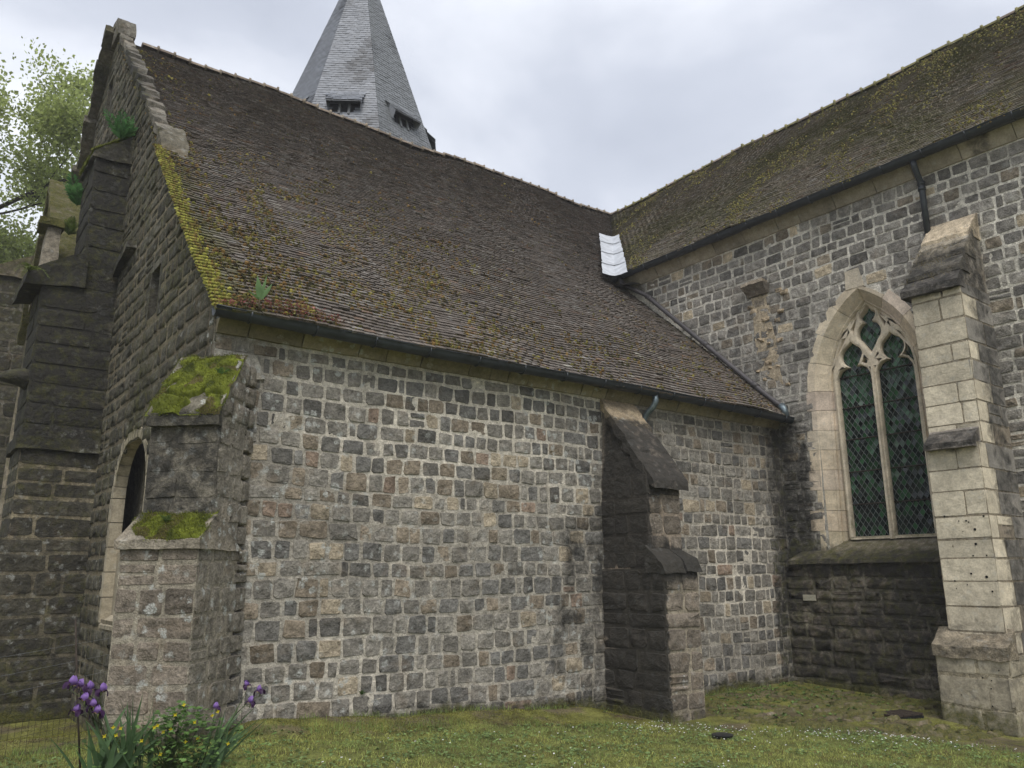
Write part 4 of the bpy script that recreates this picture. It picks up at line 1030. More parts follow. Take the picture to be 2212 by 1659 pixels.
dwedge(-0.02, 4.02, 0.49, 3.27, 3.14, 0.40, 0.38, 72, (0.17, 0.16, 0.13))
def moss_cushion(name, quad, nu, nv, hgt, holes, seed, parent, split=None, shoots=9000):
    """thick moss over a sloping ledge: a lumpy sheet with upright shoots"""
    rng = np.random.default_rng(seed); q4 = [np.array(p, float) for p in quad]
    nrm = np.cross(q4[1] - q4[0], q4[3] - q4[0]); nrm /= np.linalg.norm(nrm)
    if nrm[2] < 0: nrm = -nrm
    A, Cc = [g.ravel() for g in np.meshgrid(np.linspace(0, 1, nu + 1), np.linspace(0, 1, nv + 1))]
    P = q4[0]*((1 - A)*(1 - Cc))[:, None] + q4[1]*(A*(1 - Cc))[:, None] + q4[2]*(A*Cc)[:, None] + q4[3]*((1 - A)*Cc)[:, None]
    A0, C0_ = A + 0.18*(vnoise(P, 7.0, seed + 21) - 0.5), Cc + 0.20*(vnoise(P, 7.0, seed + 22) - 0.5)
    e = np.clip(np.minimum.reduce([A0, 1 - A0, C0_*1.3 + 0.04, 1 - C0_])*4.5, 0, 1)**0.8
    gate = np.ones(len(P))
    gate = sstep(0.30, 0.36, fbm(P, 5.0, seed + 9, 2))
    if holes: gate = sstep(0.44, 0.52, fbm(P, 4.0, seed + 9, 2))
    if split: gate = gate*(1 - 0.8*np.exp(-((Cc - split - 0.03*np.sin(A*9))/0.02)**2))
    hh = hgt*e*gate*(0.30 + 0.7*fbm(P, 5.0, seed, 2) + 0.30*vnoise(P, 26.0, seed + 3) + 0.45*vnoise(P, 13.0, seed + 4)**2) - 0.012*(1 - e*gate)
    V = P + nrm*hh[:, None]; keep = gate > 0.3
    g = vnoise(P, 9.0, seed + 5)[:, None]
    T = np.where(g > 0.35, np.array([0.128, 0.150, 0.018])*(0.6 + 0.8*g), np.array([0.060, 0.075, 0.012]))
    T = np.where(sstep(0.54, 0.66, fbm(P, 6.0, seed + 31, 2))[:, None] > 0.5, np.array([0.085, 0.070, 0.026]), T)
    ii = np.arange(nu*nv); r, c = ii//nu, ii % nu
    q = np.stack([r*(nu + 1) + c, r*(nu + 1) + c + 1, (r + 1)*(nu + 1) + c + 1, (r + 1)*(nu + 1) + c], -1)
    F = np.concatenate([q[:, [0, 1, 2]], q[:, [0, 2, 3]]])
    i = rng.choice(np.nonzero(keep)[0], shoots); m = len(i)
    p = V[i] + rng.normal(0, 0.010, (m, 3)) - nrm*0.004; d = nrm*rng.uniform(0.010, 0.030, (m, 1)) + rng.normal(0, 0.009, (m, 3)) + np.array([0, 0, -0.004])
    w = rng.normal(0, 1, (m, 3)); w *= 0.0035/np.linalg.norm(w, axis=1, keepdims=True)
    SV = np.stack([p - w, p + w, p + d], 1).reshape(-1, 3); ST = np.repeat(np.array([0.165, 0.185, 0.022])*rng.uniform(0.4, 1.35, (m, 1)), 3, 0)
    SF = np.arange(3*m).reshape(-1, 3) + len(V)
    o = link(name, mesh_np(name, np.concatenate([V, SV]), np.concatenate([F, SF]), np.concatenate([T, ST]), False, True), parent, M['moss']); o['kind'] = 'stuff'
    return o
moss_cushion('moss', [dpt(-0.43, 0.50, 3.25), dpt(0.41, 0.50, 3.25), dpt(0.40, -0.04, 4.03), dpt(-0.40, -0.04, 4.03)], 60, 56, 0.085, False, 5, bd, 0.26)
moss_cushion('moss', [dpt(-0.45, 0.73, 1.955), dpt(0.44, 0.73, 1.955), dpt(0.42, 0.38, 2.25), dpt(-0.42, 0.38, 2.25)], 60, 30, 0.055, True, 25, bd)

# great buttress of the west front
bw = empty('west_buttress', (0, 0, 0), church); bw['label'] = 'massive dark stone buttress of the west front with ferns on its ledges'
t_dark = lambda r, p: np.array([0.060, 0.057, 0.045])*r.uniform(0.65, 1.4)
stage(bw, -1.30, 0.02, 5.72, 7.0, -1.1, 2.20, ('-y', '-x'), (0.45, 0.95), (0.26, 0.36), 0.030, (0.004, 0.016), t_dark, 801, (0.15, 0.135, 0.10), 0.8)
stage(bw, -1.14, 0.02, 5.76, 7.0, 2.20, 3.68, ('-y', '-x'), (0.45, 0.95), (0.24, 0.34), 0.034, (0.004, 0.016), lambda r, p: t_dark(r, p)*1.25, 802, (0.26, 0.23, 0.165), 0.8)
stage(bw, -1.14, 0.02, 5.80, 7.0, 3.68, 6.42, ('-y', '-x'), (0.5, 1.0), (0.28, 0.38), 0.014, (0.004, 0.018), t_dark, 803, (0.045, 0.042, 0.034), 0.9)
stage(bw, -0.58, 0.02, 5.84, 6.95, 6.42, 9.0, ('-y', '-x'), (0.45, 0.8), (0.30, 0.42), 0.014, (0.004, 0.018), t_dark, 804, (0.045, 0.042, 0.034), 0.9)
V, F = rough_block(box8(-1.22, 0.02, 5.68, 7.05, 3.60, 3.80), (8, 6, 2), 0.02, 5, 81); single('string_course', V, F, (0.09, 0.088, 0.06), M['stone'], bw, True, 'auto')
c8 = [(-1.42, 5.72, 6.30), (-0.5, 5.72, 6.42), (-1.42, 7.05, 6.30), (-0.5, 7.05, 6.42), (-1.40, 5.72, 6.56), (-0.55, 5.72, 7.05), (-1.40, 7.05, 6.56), (-0.55, 7.05, 7.05)]
V, F = rough_block(c8, (8, 8, 3), 0.04, 4, 82); single('weathering_slab', V, F, (0.09, 0.085, 0.07), M['stone'], bw, True, 'auto')
c8 = [(-0.66, 5.78, 8.92), (0.02, 5.78, 8.92), (-0.66, 7.0, 8.92), (0.02, 7.0, 8.92), (-0.64, 5.78, 9.02), (0.02, 5.78, 9.55), (-0.64, 7.0, 9.02), (0.02, 7.0, 9.55)]
V, F = rough_block(c8, (7, 8, 3), 0.04, 4, 83); single('weathering_slab', V, F, (0.17, 0.16, 0.12), M['stone'], bw, True, 'auto')
moss_cushion('moss', [(-0.66, 7.0, 9.05), (-0.66, 5.78, 9.05), (0.0, 5.78, 9.58), (0.0, 7.0, 9.58)], 34, 24, 0.07, True, 35, bw)
V, F = rough_block([(-0.16, 4.6, 6.90), (0.02, 4.6, 6.90), (-0.10, 5.80, 6.75), (0.02, 5.80, 6.75), (-0.14, 4.6, 7.02), (0.02, 4.6, 7.02), (-0.12, 5.80, 6.95), (0.02, 5.80, 6.95)], (2, 8, 2), 0.02, 5, 84)
single('ledge_stone', V, F, (0.09, 0.085, 0.07), M['stone'], bw, True, 'auto')
# gargoyle-like spout on the far side of the buttress
V, F = tube([(-1.10, 6.0, 4.74), (-1.25, 6.0, 4.80), (-1.42, 6.0, 4.78), (-1.54, 6.0, 4.75), (-1.58, 6.0, 4.74)], [0.17, 0.16, 0.11, 0.06, 0.02], 9)
single('water_spout', V, F, (0.17, 0.155, 0.12), M['stone'], bw)
# north twin of that buttress, and the gabled porch between them
bn = empty('north_buttress', (0, 0, 0), church)
stage(bn, -1.55, 0.02, 12.3, 13.4, -0.6, 8.6, ('-y', '-x'), (0.45, 0.95), (0.30, 0.42), 0.02, (0.004, 0.018), t_dark, 901, (0.12, 0.11, 0.09), 0.9)
V, F = rough_block([(-1.62, 12.2, 8.5), (0.0, 12.2, 8.5), (-1.62, 13.5, 8.5), (0.0, 13.5, 8.5), (-1.6, 12.2, 8.65), (0.0, 12.2, 9.5), (-1.6, 13.5, 8.65), (0.0, 13.5, 9.5)], (6, 6, 3), 0.04, 4, 91)
single('weathering_slab', V, F, (0.17, 0.15, 0.11), M['stone'], bn, True, 'auto')
po = empty('west_porch', (0, 0, 0), church); po['label'] = 'gabled west porch with moulded arch and mossy coping'
PX = -0.80; PYc, PH, PAP = 9.05, 2.0, 9.6
pw = arch_path(1.55, 0.0, 3.4, 6.9, 10)
pw = [(-1.55, 3.4*k/4) for k in range(4)] + pw[1:-1] + [(1.55, 3.4 - 3.4*k/4) for k in range(1, 5)]
for r_i, (o0, o1, d0, tn) in enumerate(((0.02, 0.22, -0.02, (0.26, 0.23, 0.18)), (-0.10, 0.03, 0.10, (0.20, 0.17, 0.13)), (-0.20, -0.09, 0.22, (0.24, 0.20, 0.16)))):
    for k in range(0, len(pw) - 1, 2):
        k2 = min(k + 2, len(pw) - 1); mid = (o0 + o1)/2
        prof = [(o1, PX + d0), (mid + 0.02, PX + d0 - 0.05), (o0, PX + d0), (o0, PX + d0 + 0.25), (o1, PX + d0 + 0.25)]
        V, F = edge_block(pw, k, k2, prof, lambda a, z, dep: (dep, PYc - a, z), 0.004)
        single('arch_moulding', V, F, np.array(tn), M['ashlar'], po, True, 'auto')
fG = Frame((PX, 0, 0), (0, -1, 0), (0, 0, 1))
def porch_in(u, v):
    y = -u
    if abs(y - PYc) > PH or v > PAP - 0.05 - abs(y - PYc)*1.45: return False
    return abs(y - PYc) > arch_half(v, 1.6, 3.4, 6.95)
V, q, T = panel(fG, -PYc - PH, -PYc + PH, -0.5, PAP, 0.1, porch_in, (0.17, 0.155, 0.12))
single('porch_front', V, q, T*0.7, M['stone'], po)
for s_ in (-1, 1):
    for k in range(7):
        a, c = k/7, (k + 1)/7
        ya, yb = PYc + s_*(PH + 0.05)*(1 - a), PYc + s_*(PH + 0.05)*(1 - c); za, zb_ = PAP - (PH)*(1 - a)*1.45, PAP - PH*(1 - c)*1.45
        c8 = [(PX - 0.14, ya, za - 0.1), (0.0, ya, za - 0.1), (PX - 0.14, yb, zb_ - 0.1), (0.0, yb, zb_ - 0.1), (PX - 0.14, ya, za + 0.14), (0.0, ya, za + 0.14), (PX - 0.14, yb, zb_ + 0.14), (0.0, yb, zb_ + 0.14)]
        V, F = rough_block(c8, (5, 4, 2), 0.03, 5, 95 + k); single('coping_stone', V, F, (0.14, 0.125, 0.09), M['stone'], po, lambda P: np.tile([0.3, 0.52, 0.3], (len(P), 1)), 'auto')
V, F = rough_block([(-1.16, 6.90, 6.3), (-0.84, 6.90, 6.3), (-1.16, 7.35, 6.3), (-0.84, 7.35, 6.3), (-1.06, 6.95, 7.85), (-0.84, 6.95, 7.95), (-1.06, 7.30, 7.85), (-0.84, 7.30, 7.95)], (4, 4, 8), 0.025, 5, 111)
single('pinnacle', V, F, (0.22, 0.20, 0.165), M['stone'], po, lambda P: np.tile([0.25, 0.15, 0.5], (len(P), 1)), 'auto')
V, F = rough_block(box8(-1.20, -0.80, 6.85, 7.40, 7.86, 8.00), (4, 4, 2), 0.03, 5, 113)
single('pinnacle_cap', V, F, (0.13, 0.115, 0.06), M['stone'], po, lambda P: np.tile([0.2, 0.55, 0.2], (len(P), 1)), 'auto')
core('porch_back', box8(-0.3, -0.2, PYc - 1.7, PYc + 1.7, -0.5, 7.0), M['dark'], po, (0.02, 0.02, 0.02))

# ---------- spire
SX, SY, SA = 7.66, 12.6, math.radians(34)     # axis, and the turn of the facet that looks at us (from -y towards -x)
sp = empty('spire', (0, 0, 0), church); sp['label'] = 'grey slate octagonal spire with louvred openings'
def srad(z):       # apothem
    a = (22.55 - z)*0.312
    if z < 14.0: a += 0.06*(14.0 - z)
    return a
def fnrm(k): t = SA + k*math.pi/4; return np.array([-math.sin(t), -math.cos(t), 0.0])
def ftan(k): n_ = fnrm(k); return np.array([-n_[1], n_[0], 0.0])
TAN8 = math.tan(math.pi/8)
V, F = [], []; zr = [11.0, 13.0, 14.0, 22.2]
for z in zr:
    for k in range(8):
        t = SA + (k + 0.5)*math.pi/4; a = (srad(z) - 0.04)/math.cos(math.pi/8); V.append((SX - math.sin(t)*a, SY - math.cos(t)*a, z))
for i in range(3):
    for k in range(8): F.append((i*8 + k, i*8 + (k + 1) % 8, i*8 + 8 + (k + 1) % 8, i*8 + 8 + k))
single('spire_core', np.array(V), F, (0.12, 0.125, 0.14), M['slate'], sp, False, False)
slates = []; rng = np.random.default_rng(19); EXS = 0.098
OPEN_Z0, OPEN_Z1, OPEN_W = 14.76, 15.12, 0.40
for k in (-2, -1, 0, 1, 2):
    n_, t_ = fnrm(k), ftan(k)
    for r in range(int((22.1 - 12.6)/EXS)):
        z = 12.6 + r*EXS; a0, a1 = srad(z), srad(z + 0.2); hw = a0*TAN8; w0 = 0.215
        s = -hw - (w0*0.5 if r % 2 else 0)
        while s < hw - 0.01:
            e0, e1 = max(s, -hw), min(s + w0 - 0.014, hw)
            s += w0
            if e1 - e0 < 0.02: continue
            mid = (e0 + e1)/2
            if OPEN_Z0 - 0.05 < z + EXS/2 < OPEN_Z1 and abs(mid) < OPEN_W - 0.02: continue
            lift = 0.020 + rng.uniform(-0.003, 0.005); kk = srad(z + 0.19)*TAN8/hw; jz = rng.uniform(-0.006, 0.006)
            if OPEN_Z1 - 0.02 <= z < OPEN_Z1 + 0.50 and abs(mid) < OPEN_W + 0.10: lift += 0.30*(1 - (z - OPEN_Z1)/0.50); kl = 0.30*max(0, 1 - (z + 0.19 - OPEN_Z1)/0.50)
            else: kl = 0
            c = np.array([SX, SY, 0.0])
            f = lambda s_, zz, ap: c + n_*ap + t_*s_ + np.array([0, 0, zz])
            V = np.array([f(e0, z + jz, a0 + lift), f(e1, z + jz, a0 + lift + rng.uniform(-0.003, 0.004)), f(e0*kk, z + 0.19, srad(z + 0.19) + 0.003 + kl), f(e1*kk, z + 0.19, srad(z + 0.19) + 0.003 + kl),
                          f(e0, z + jz, a0 + lift - 0.02), f(e1, z + jz, a0 + lift - 0.02), f(e0*kk, z + 0.19, srad(z + 0.19) - 0.008 + kl), f(e1*kk, z + 0.19, srad(z + 0.19) - 0.008 + kl)])
            tn = np.array([0.170, 0.182, 0.206])*rng.uniform(0.85, 1.15)
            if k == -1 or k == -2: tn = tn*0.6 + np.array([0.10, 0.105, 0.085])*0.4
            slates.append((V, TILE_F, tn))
dk = sstep(0.50, 0.66, fbm(np.array([p[0].mean(0) for p in slates])*np.array([1, 1, 0.5]), 1.3, 91, 3))
slates = [(V, F, t*(1 - 0.68*d*rng.uniform(0.3, 1.2))) for (V, F, t), d in zip(slates, dk)]
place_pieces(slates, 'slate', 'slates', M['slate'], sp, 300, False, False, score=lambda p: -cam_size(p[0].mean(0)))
for k in (-1, 0, 1, 2):
    n_, t_ = fnrm(k), ftan(k); c = np.array([SX, SY, 0.0]); f = lambda s_, zz, ap: tuple(c + n_*ap + t_*s_ + np.array([0, 0, zz]))
    lv = empty('louvre', (0, 0, 0), church); lv.parent = sp
    a = srad(OPEN_Z0)
    V = np.array([f(-0.44, OPEN_Z0 - 0.05, a - 0.0), f(0.44, OPEN_Z0 - 0.05, a - 0.0), f(0.44, OPEN_Z1 + 0.05, srad(OPEN_Z1) + 0.01), f(-0.44, OPEN_Z1 + 0.05, srad(OPEN_Z1) + 0.01)])
    single('opening', V, [(0, 1, 2, 3)], (0.02, 0.02, 0.022), M['dark'], sp, False, False)
    V = np.array([f(-0.50, OPEN_Z1 + 0.55, srad(OPEN_Z1 + 0.55)), f(0.50, OPEN_Z1 + 0.55, srad(OPEN_Z1 + 0.55)), f(0.52, OPEN_Z1 - 0.03, srad(OPEN_Z1) + 0.30), f(-0.52, OPEN_Z1 - 0.03, srad(OPEN_Z1) + 0.30)])
    single('hood_board', V, [(0, 1, 2, 3)], (0.13, 0.13, 0.13), M['wood'], sp, False, False)
    for s_ in (-1, 1):
        V = np.array([f(s_*0.51, OPEN_Z1 + 0.55, srad(OPEN_Z1 + 0.55)), f(s_*0.51, OPEN_Z1 - 0.02, srad(OPEN_Z1) + 0.29), f(s_*0.47, OPEN_Z0 + 0.12, srad(OPEN_Z0) + 0.02), f(s_*0.48, OPEN_Z1, srad(OPEN_Z1))])
        single('cheek', V, [(0, 1, 2, 3)], (0.26, 0.27, 0.29), M['slate'], sp, False, False)
        V, F = rough_block([f(s_*0.14 + da, zz, srad(zz) + da2) for zz in (OPEN_Z0, OPEN_Z1 + 0.05) for da2 in (0.0, 0.05) for da in (-0.035, 0.035)], (1, 1, 1), 0.0)
        single('slat', V, F, (0.2, 0.2, 0.2), M['wood'], sp, False, False)
    bpy.data.objects.remove(lv)

# ================================================================== ground
def seq(*spans):
    o = []
    for (a, b, s) in spans: o += list(np.arange(a, b, s))
    return np.array(o + [spans[-1][1]])
gx = seq((-900, -60, 120), (-60, -6, 6), (-6, -2.4, 0.4), (-2.4, 11.2, 0.06), (11.2, 20, 0.8), (20, 60, 8), (60, 900, 120))
gy = seq((-900, -60, 120), (-60, -12, 6), (-12, -6.4, 0.4), (-6.4, 0.3, 0.06), (0.3, 6, 0.12), (6, 20, 1.0), (20, 60, 8), (60, 900, 120))
GXm, GYm = [g.ravel() for g in np.meshgrid(gx, gy)]
def lawn_edge(x):        # y of the lawn's edge along the wall and the cobbles
    return np.interp(x, [-3, 0.0, 1.5, 3.5, 5.84, 6.72, 7.5, 8.0, 8.6, 12], [-0.3, -0.42, -0.50, -0.55, -1.15, -2.40, -3.20, -4.6, -6.0, -8.0])
def lawn_mask(x, y):
    P = np.stack([x, y, 0*x], -1); w = 0.35*(fbm(P, 1.6, 71, 3) - 0.5)
    return sstep(0.12, -0.22, y - lawn_edge(x) + w)
def berm(x, y):          # earth heaped against the foot of the side wall
    return 0.10*sstep(-0.75, -0.12, y)*(x > 0)*(x < 5.9)*sstep(0.2, 0.8, x)*(1 - sstep(5.4, 6.0, x))*(y < 0.5)
def gz_full(x, y): return ground_z(x, y) + berm(x, y)
GZm = gz_full(GXm, GYm)
lm = lawn_mask(GXm, GYm)[:, None]; Pg = np.stack([GXm, GYm, 0*GXm], -1)
na, nb_, nc = fbm(Pg, 2.2, 73, 3)[:, None], fbm(Pg, 7.0, 75, 2)[:, None], fbm(Pg, 0.8, 79, 2)[:, None]
soil = np.array([0.105, 0.088, 0.050])*(0.4 + 1.2*nb_); mossg = np.array([0.125, 0.125, 0.034])*(0.4 + 1.2*nb_); lawn = np.array([0.115, 0.125, 0.036])*(0.45 + 1.1*nb_)
bare = soil*(1 - sstep(0.34, 0.52, na)) + mossg*sstep(0.34, 0.52, na)
Tg = bare*(1 - lm) + lawn*lm
nx = len(gx); ii = np.arange((len(gx) - 1)*(len(gy) - 1)); r, c = ii//(nx - 1), ii % (nx - 1)
q = np.stack([r*nx + c, r*nx + c + 1, (r + 1)*nx + c + 1, (r + 1)*nx + c], -1)
M['soil'] = plain('turf_soil', (1, 1, 1), 0.95, 0, 0.45, 30, 0.9, 0.15, attr=True)
gr = link('ground', mesh_np('ground', np.stack([GXm, GYm, GZm], -1), q, Tg, False), None, M['soil']); setp(gr, 'lawn and mossy earth around the church', None, None, 'structure')

def tri_field(name, P, H, Wd, lean, tint, mat, rng, label, cat=None, kind='stuff', parent=None):
    n = len(P); a = rng.uniform(0, 2*math.pi, n); w = np.stack([np.cos(a), np.sin(a), 0*a], -1)*Wd[:, None]
    b_ = rng.uniform(0, 2*math.pi, n); d = np.stack([np.cos(b_)*lean, np.sin(b_)*lean, H], -1)
    V = np.stack([P - w, P + w, P + d], 1).reshape(-1, 3)
    T = np.repeat(tint, 3, 0); T[2::3] *= 1.25
    o = link(name, mesh_np(name, V, np.arange(3*n).reshape(-1, 3), T, False, False), parent, mat); setp(o, label, cat, None, kind); return o
rng = np.random.default_rng(31)
n = 260000
x = rng.uniform(-2.2, 10.5, n); y = rng.uniform(-6.2, 0.0, n)
k = (lawn_mask(x, y) > rng.random(n)*0.9 + 0.08) & (fbm(np.stack([x, y, 0*x], -1), 5.0, 83, 2) > rng.uniform(0.25, 0.55, n))
x, y = x[k], y[k]; n = len(x); P = np.stack([x, y, gz_full(x, y) - 0.004], -1)
pa = fbm(P*np.array([1, 1, 0]), 1.4, 85, 3)[:, None]; pb = fbm(P*np.array([1, 1, 0]), 6.0, 87, 2)[:, None]
tint = (np.array([0.335, 0.360, 0.100])*sstep(0.38, 0.6, pa) + np.array([0.225, 0.285, 0.085])*(1 - sstep(0.38, 0.6, pa)))*rng.uniform(0.55, 1.35, (n, 1))
br = rng.random((n, 1)) < 0.10 + 0.35*sstep(0.50, 0.66, pb); tint = np.where(br, np.array([0.19, 0.15, 0.06])*rng.uniform(0.6, 1.2, (n, 1)), tint)
Hh = rng.uniform(0.012, 0.038, n)*(0.6 + 0.9*pb[:, 0])
tri_field('lawn_grass', P, Hh, rng.uniform(0.002, 0.0055, n), rng.uniform(0.004, 0.034, n), tint, M['grass'], rng, 'short mown lawn grass in front of the church', 'grass')
# longer tufts left by the mower along the walls and round the stones
n = 9000; x = rng.uniform(-1.9, 10.4, n); y = np.where(rng.random(n) < 0.6, lawn_edge(x) + rng.normal(0.0, 0.10, n), rng.uniform(-0.10, 0.0, n))
k = (fbm(np.stack([x, y, 0*x], -1), 3.0, 88, 2) > 0.48) & (y < -0.02) & ~((x > 5.9) & (x < 6.8) & (y > -1.25)); x, y = x[k], y[k]; n = len(x)
tri_field('long_grass', np.stack([x, y, gz_full(x, y) - 0.004], -1), rng.uniform(0.03, 0.10, n), rng.uniform(0.002, 0.004, n), rng.uniform(0.01, 0.06, n), np.array([0.19, 0.25, 0.07])*rng.uniform(0.5, 1.4, (n, 1)), M['grass'], rng, 'longer grass tufts along the lawn edge and wall foot', 'grass')
# clover and low leaves in the lawn: little upturned leaf discs
n = 26000; x = rng.uniform(-2.2, 10.0, n); y = rng.uniform(-6.2, -0.3, n)
k = (lawn_mask(x, y) > 0.25) & (fbm(np.stack([x, y, 0*x], -1), 3.2, 89, 3) > rng.uniform(0.38, 0.66, n)); x, y = x[k], y[k]; n = len(x)
C0 = np.stack([x, y, gz_full(x, y) + rng.uniform(0.008, 0.03, n)], -1); an = rng.uniform(0, 6.28, n)
Vc = []
for t in range(4):
    a = an + t*math.pi/2; rr = rng.uniform(0.010, 0.026, n)
    Vc.append(C0 + np.stack([np.cos(a)*rr, np.sin(a)*rr, rng.uniform(-0.008, 0.010, n)], -1))
Vc = np.stack(Vc, 1).reshape(-1, 3); Tc = np.repeat(np.array([0.150, 0.215, 0.075])*rng.uniform(0.45, 1.5, (n, 1)), 4, 0)
o = link('clover', mesh_np('clover', Vc, np.arange(4*n).reshape(-1, 4), Tc, False, False), None, M['grass']); setp(o, 'clover and low leaves scattered through the lawn', 'clover', None, 'stuff')
# daisies
n = 420; x = np.concatenate([rng.uniform(5.0, 8.4, 330), rng.uniform(0.5, 6, 90)]); y = np.concatenate([lawn_edge(x[:330]) - np.abs(rng.normal(0.05, 0.65, 330)), rng.uniform(-4.5, -1.1, 90)])
C0 = np.stack([x, y, gz_full(x, y) + rng.uniform(0.03, 0.05, n)], -1); V = []
for t in range(6):
    a = t*math.pi/3 + rng.uniform(0, 0.3); V.append(C0 + np.stack([np.cos(a)*0.010 + 0*x, np.sin(a)*0.010 + 0*x, rng.uniform(-0.004, 0.006, n)], -1))
o = link('daisies', mesh_np('daisies', np.stack(V, 1).reshape(-1, 3), np.arange(6*n).reshape(-1, 6), np.full((6*n, 3), 0.75), False, False), None, M['petal']); setp(o, 'tiny white daisies along the lawn edge', 'daisies', None, 'stuff')
# moss and small plants on the bare strip
n = 150000; x = np.concatenate([rng.uniform(-2.2, 10.6, 70000), rng.uniform(-2.0, 6.2, 45000), rng.uniform(-2.2, 0.0, 35000)]); y = np.concatenate([rng.uniform(-6.0, 0.0, 70000), rng.uniform(-1.1, 0.0, 45000), rng.uniform(0.0, 5.6, 35000)])
inb = (lawn_mask(x, y) < 0.5) & ~((x > 5.9) & (x < 6.8) & (y > -1.25)) & (fbm(np.stack([x, y, 0*x], -1), 2.6, 93, 3) > rng.uniform(0.32, 0.62, n)); x, y = x[inb], y[inb]; n = len(x)
P = np.stack([x, y, gz_full(x, y) - 0.003], -1); g = vnoise(P, 1.7, 95)[:, None]
tint = np.where(g > 0.36, np.array([0.165, 0.165, 0.036]), np.array([0.105, 0.080, 0.036]))*rng.uniform(0.5, 1.4, (n, 1))
tri_field('ground_moss', P, rng.uniform(0.006, 0.020, n), rng.uniform(0.003, 0.007, n), rng.uniform(0.002, 0.012, n), tint, M['moss'], rng, 'brownish green moss on the bare earth by the walls', 'moss')

# cobbled apron in the corner
ap = empty('cobbled_apron', (8.5, -1.5, -0.4)); ap.location = (0, 0, 0); setp(ap, 'mossy cobbled apron in the corner of the walls', None, None, 'structure')
rng = np.random.default_rng(41); cob = []
yy = -0.15
for row in range(16):
    t = row/15; x = 6.95 - 0.1*t
    while x < 10.6:
        w = rng.uniform(0.16, 0.34); d = rng.uniform(0.10, 0.18); cx, cy = x + w/2, -0.10 - row*0.245 + rng.uniform(-0.03, 0.03) - 0.05*(x - 7)
        x += w + 0.02
        if cy < lawn_edge(cx) + 0.10 or cy < -5.0 or (cx > 9.35 and cy < -3.1) or rng.random() < (0.55 if t < 0.4 else 0.15): continue
        if 8.72 < cx < 9.32 and -2.95 < cy < -2.5: continue
        fr = Frame((0, 0, 0), (1, 0, 0), (0, 1, 0)); V = stone(fr, cx - w/2, cx + w/2, cy - d/2, cy + d/2, (0.014 + 0.020*t) + 0.016*rng.random(), 1.3, rng)
        V[:, 2] += gz_full(V[:, 0], V[:, 1]) + rng.uniform(-0.014, 0.012); cob.append((V, ST_F, np.array([0.20, 0.165, 0.125])*rng.uniform(0.6, 1.3)))
def wearG(P): return np.clip(np.stack([0.12 + 0*P[:, 0], 0.34 + 0.5*fbm(P, 2.5, 97, 2), 0.2 + 0*P[:, 0]], -1), 0, 1)
place_pieces(cob, 'cobble', 'cobbles', M['stone'], ap, 300, wearG)

# small sprigs
def sprig(b, p, n, ln, rng, col, up=0.7):
    for k in range(n):
        a = rng.uniform(0, 6.28); e = rng.uniform(0.2, 1.0)*up; d = np.array([math.cos(a)*(1 - e*0.6), math.sin(a)*(1 - e*0.6), e]); l_ = ln*rng.uniform(0.5, 1.1); s = np.cross(d, (0, 0, 1)); s /= np.linalg.norm(s) + 1e-6
        w = l_*0.20; t = np.array(col)*rng.uniform(0.6, 1.35); m_ = p + d*l_*0.55
        b.add([p, m_ - s*w, p + d*l_ + np.array([0, 0, -0.15*l_]), m_ + s*w], [(0, 1, 2, 3)], t)
b = MB()
for k in range(650):
    x = rng.uniform(6.9, 10.5); y = -abs(rng.normal(0, 1.4)) - 0.06
    if y < lawn_edge(x) or (x > 9.4 and y < -3.05): continue
    sprig(b, np.array([x, y, float(gz_full(x, y))]), rng.integers(4, 9), rng.uniform(0.03, 0.09), rng, (0.13, 0.20, 0.055))
for k in range(40):
    x = rng.uniform(0.6, 5.8); sprig(b, np.array([x, -rng.uniform(0.02, 0.8), 0]) + np.array([0, 0, float(gz_full(x, -0.3))]), 5, rng.uniform(0.02, 0.06), rng, (0.10, 0.14, 0.035))
o = b.build('weeds', M['leaf'], None, 'stuff', False, False); setp(o, 'small green weeds along the foot of the walls', 'weeds')

# drain lid and grate
zt = float(gz_full(5.62, -2.35))
dl = empty('lawn_drain', (5.62, -2.35, zt)); setp(dl, 'small round black plastic drain lid lying in the lawn', 'drain lid')
V, F = tube([(0, 0, -0.02), (0, 0, 0.035), (0, 0, 0.042)], [0.075, 0.075, 0.06], 20); single('lid_body', V, F, (1, 1, 1), M['plastic'], dl, False, 'auto')
V, F = tube([(0, 0, 0.030), (0, 0, 0.048), (0, 0, 0.056)], [0.125, 0.130, 0.10], 24); single('lid_rim', V, F, (1, 1, 1), M['plastic'], dl, False, 'auto')
zt = float(gz_full(9.02, -2.73)) + 0.02
gt = empty('drain_grate', (9.02, -2.73, zt)); gt.rotation_euler = (0, 0, math.radians(-12)); setp(gt, 'rusty iron grate set among the mossy cobbles', 'grate')
for k in range(9):
    V, F = rough_block(box8(-0.26, 0.26, -0.17 + k*0.0425 - 0.011, -0.17 + k*0.0425 + 0.011, -0.012, 0.012), (1, 1, 1), 0.0); single('bar', V, F, (1, 1, 1), M['iron'], gt, False, False)
for x in (-0.27, -0.09, 0.09, 0.27):
    V, F = rough_block(box8(x - 0.013, x + 0.013, -0.19, 0.19, -0.016, 0.015), (1, 1, 1), 0.0); single('cross_bar', V, F, (1, 1, 1), M['iron'], gt, False, False)
V, F = rough_block(box8(-0.28, 0.28, -0.2, 0.2, -0.05, -0.02), (1, 1, 1), 0.0); single('pit', V, F, (0.01, 0.01, 0.01), M['dark'], gt, False, False)

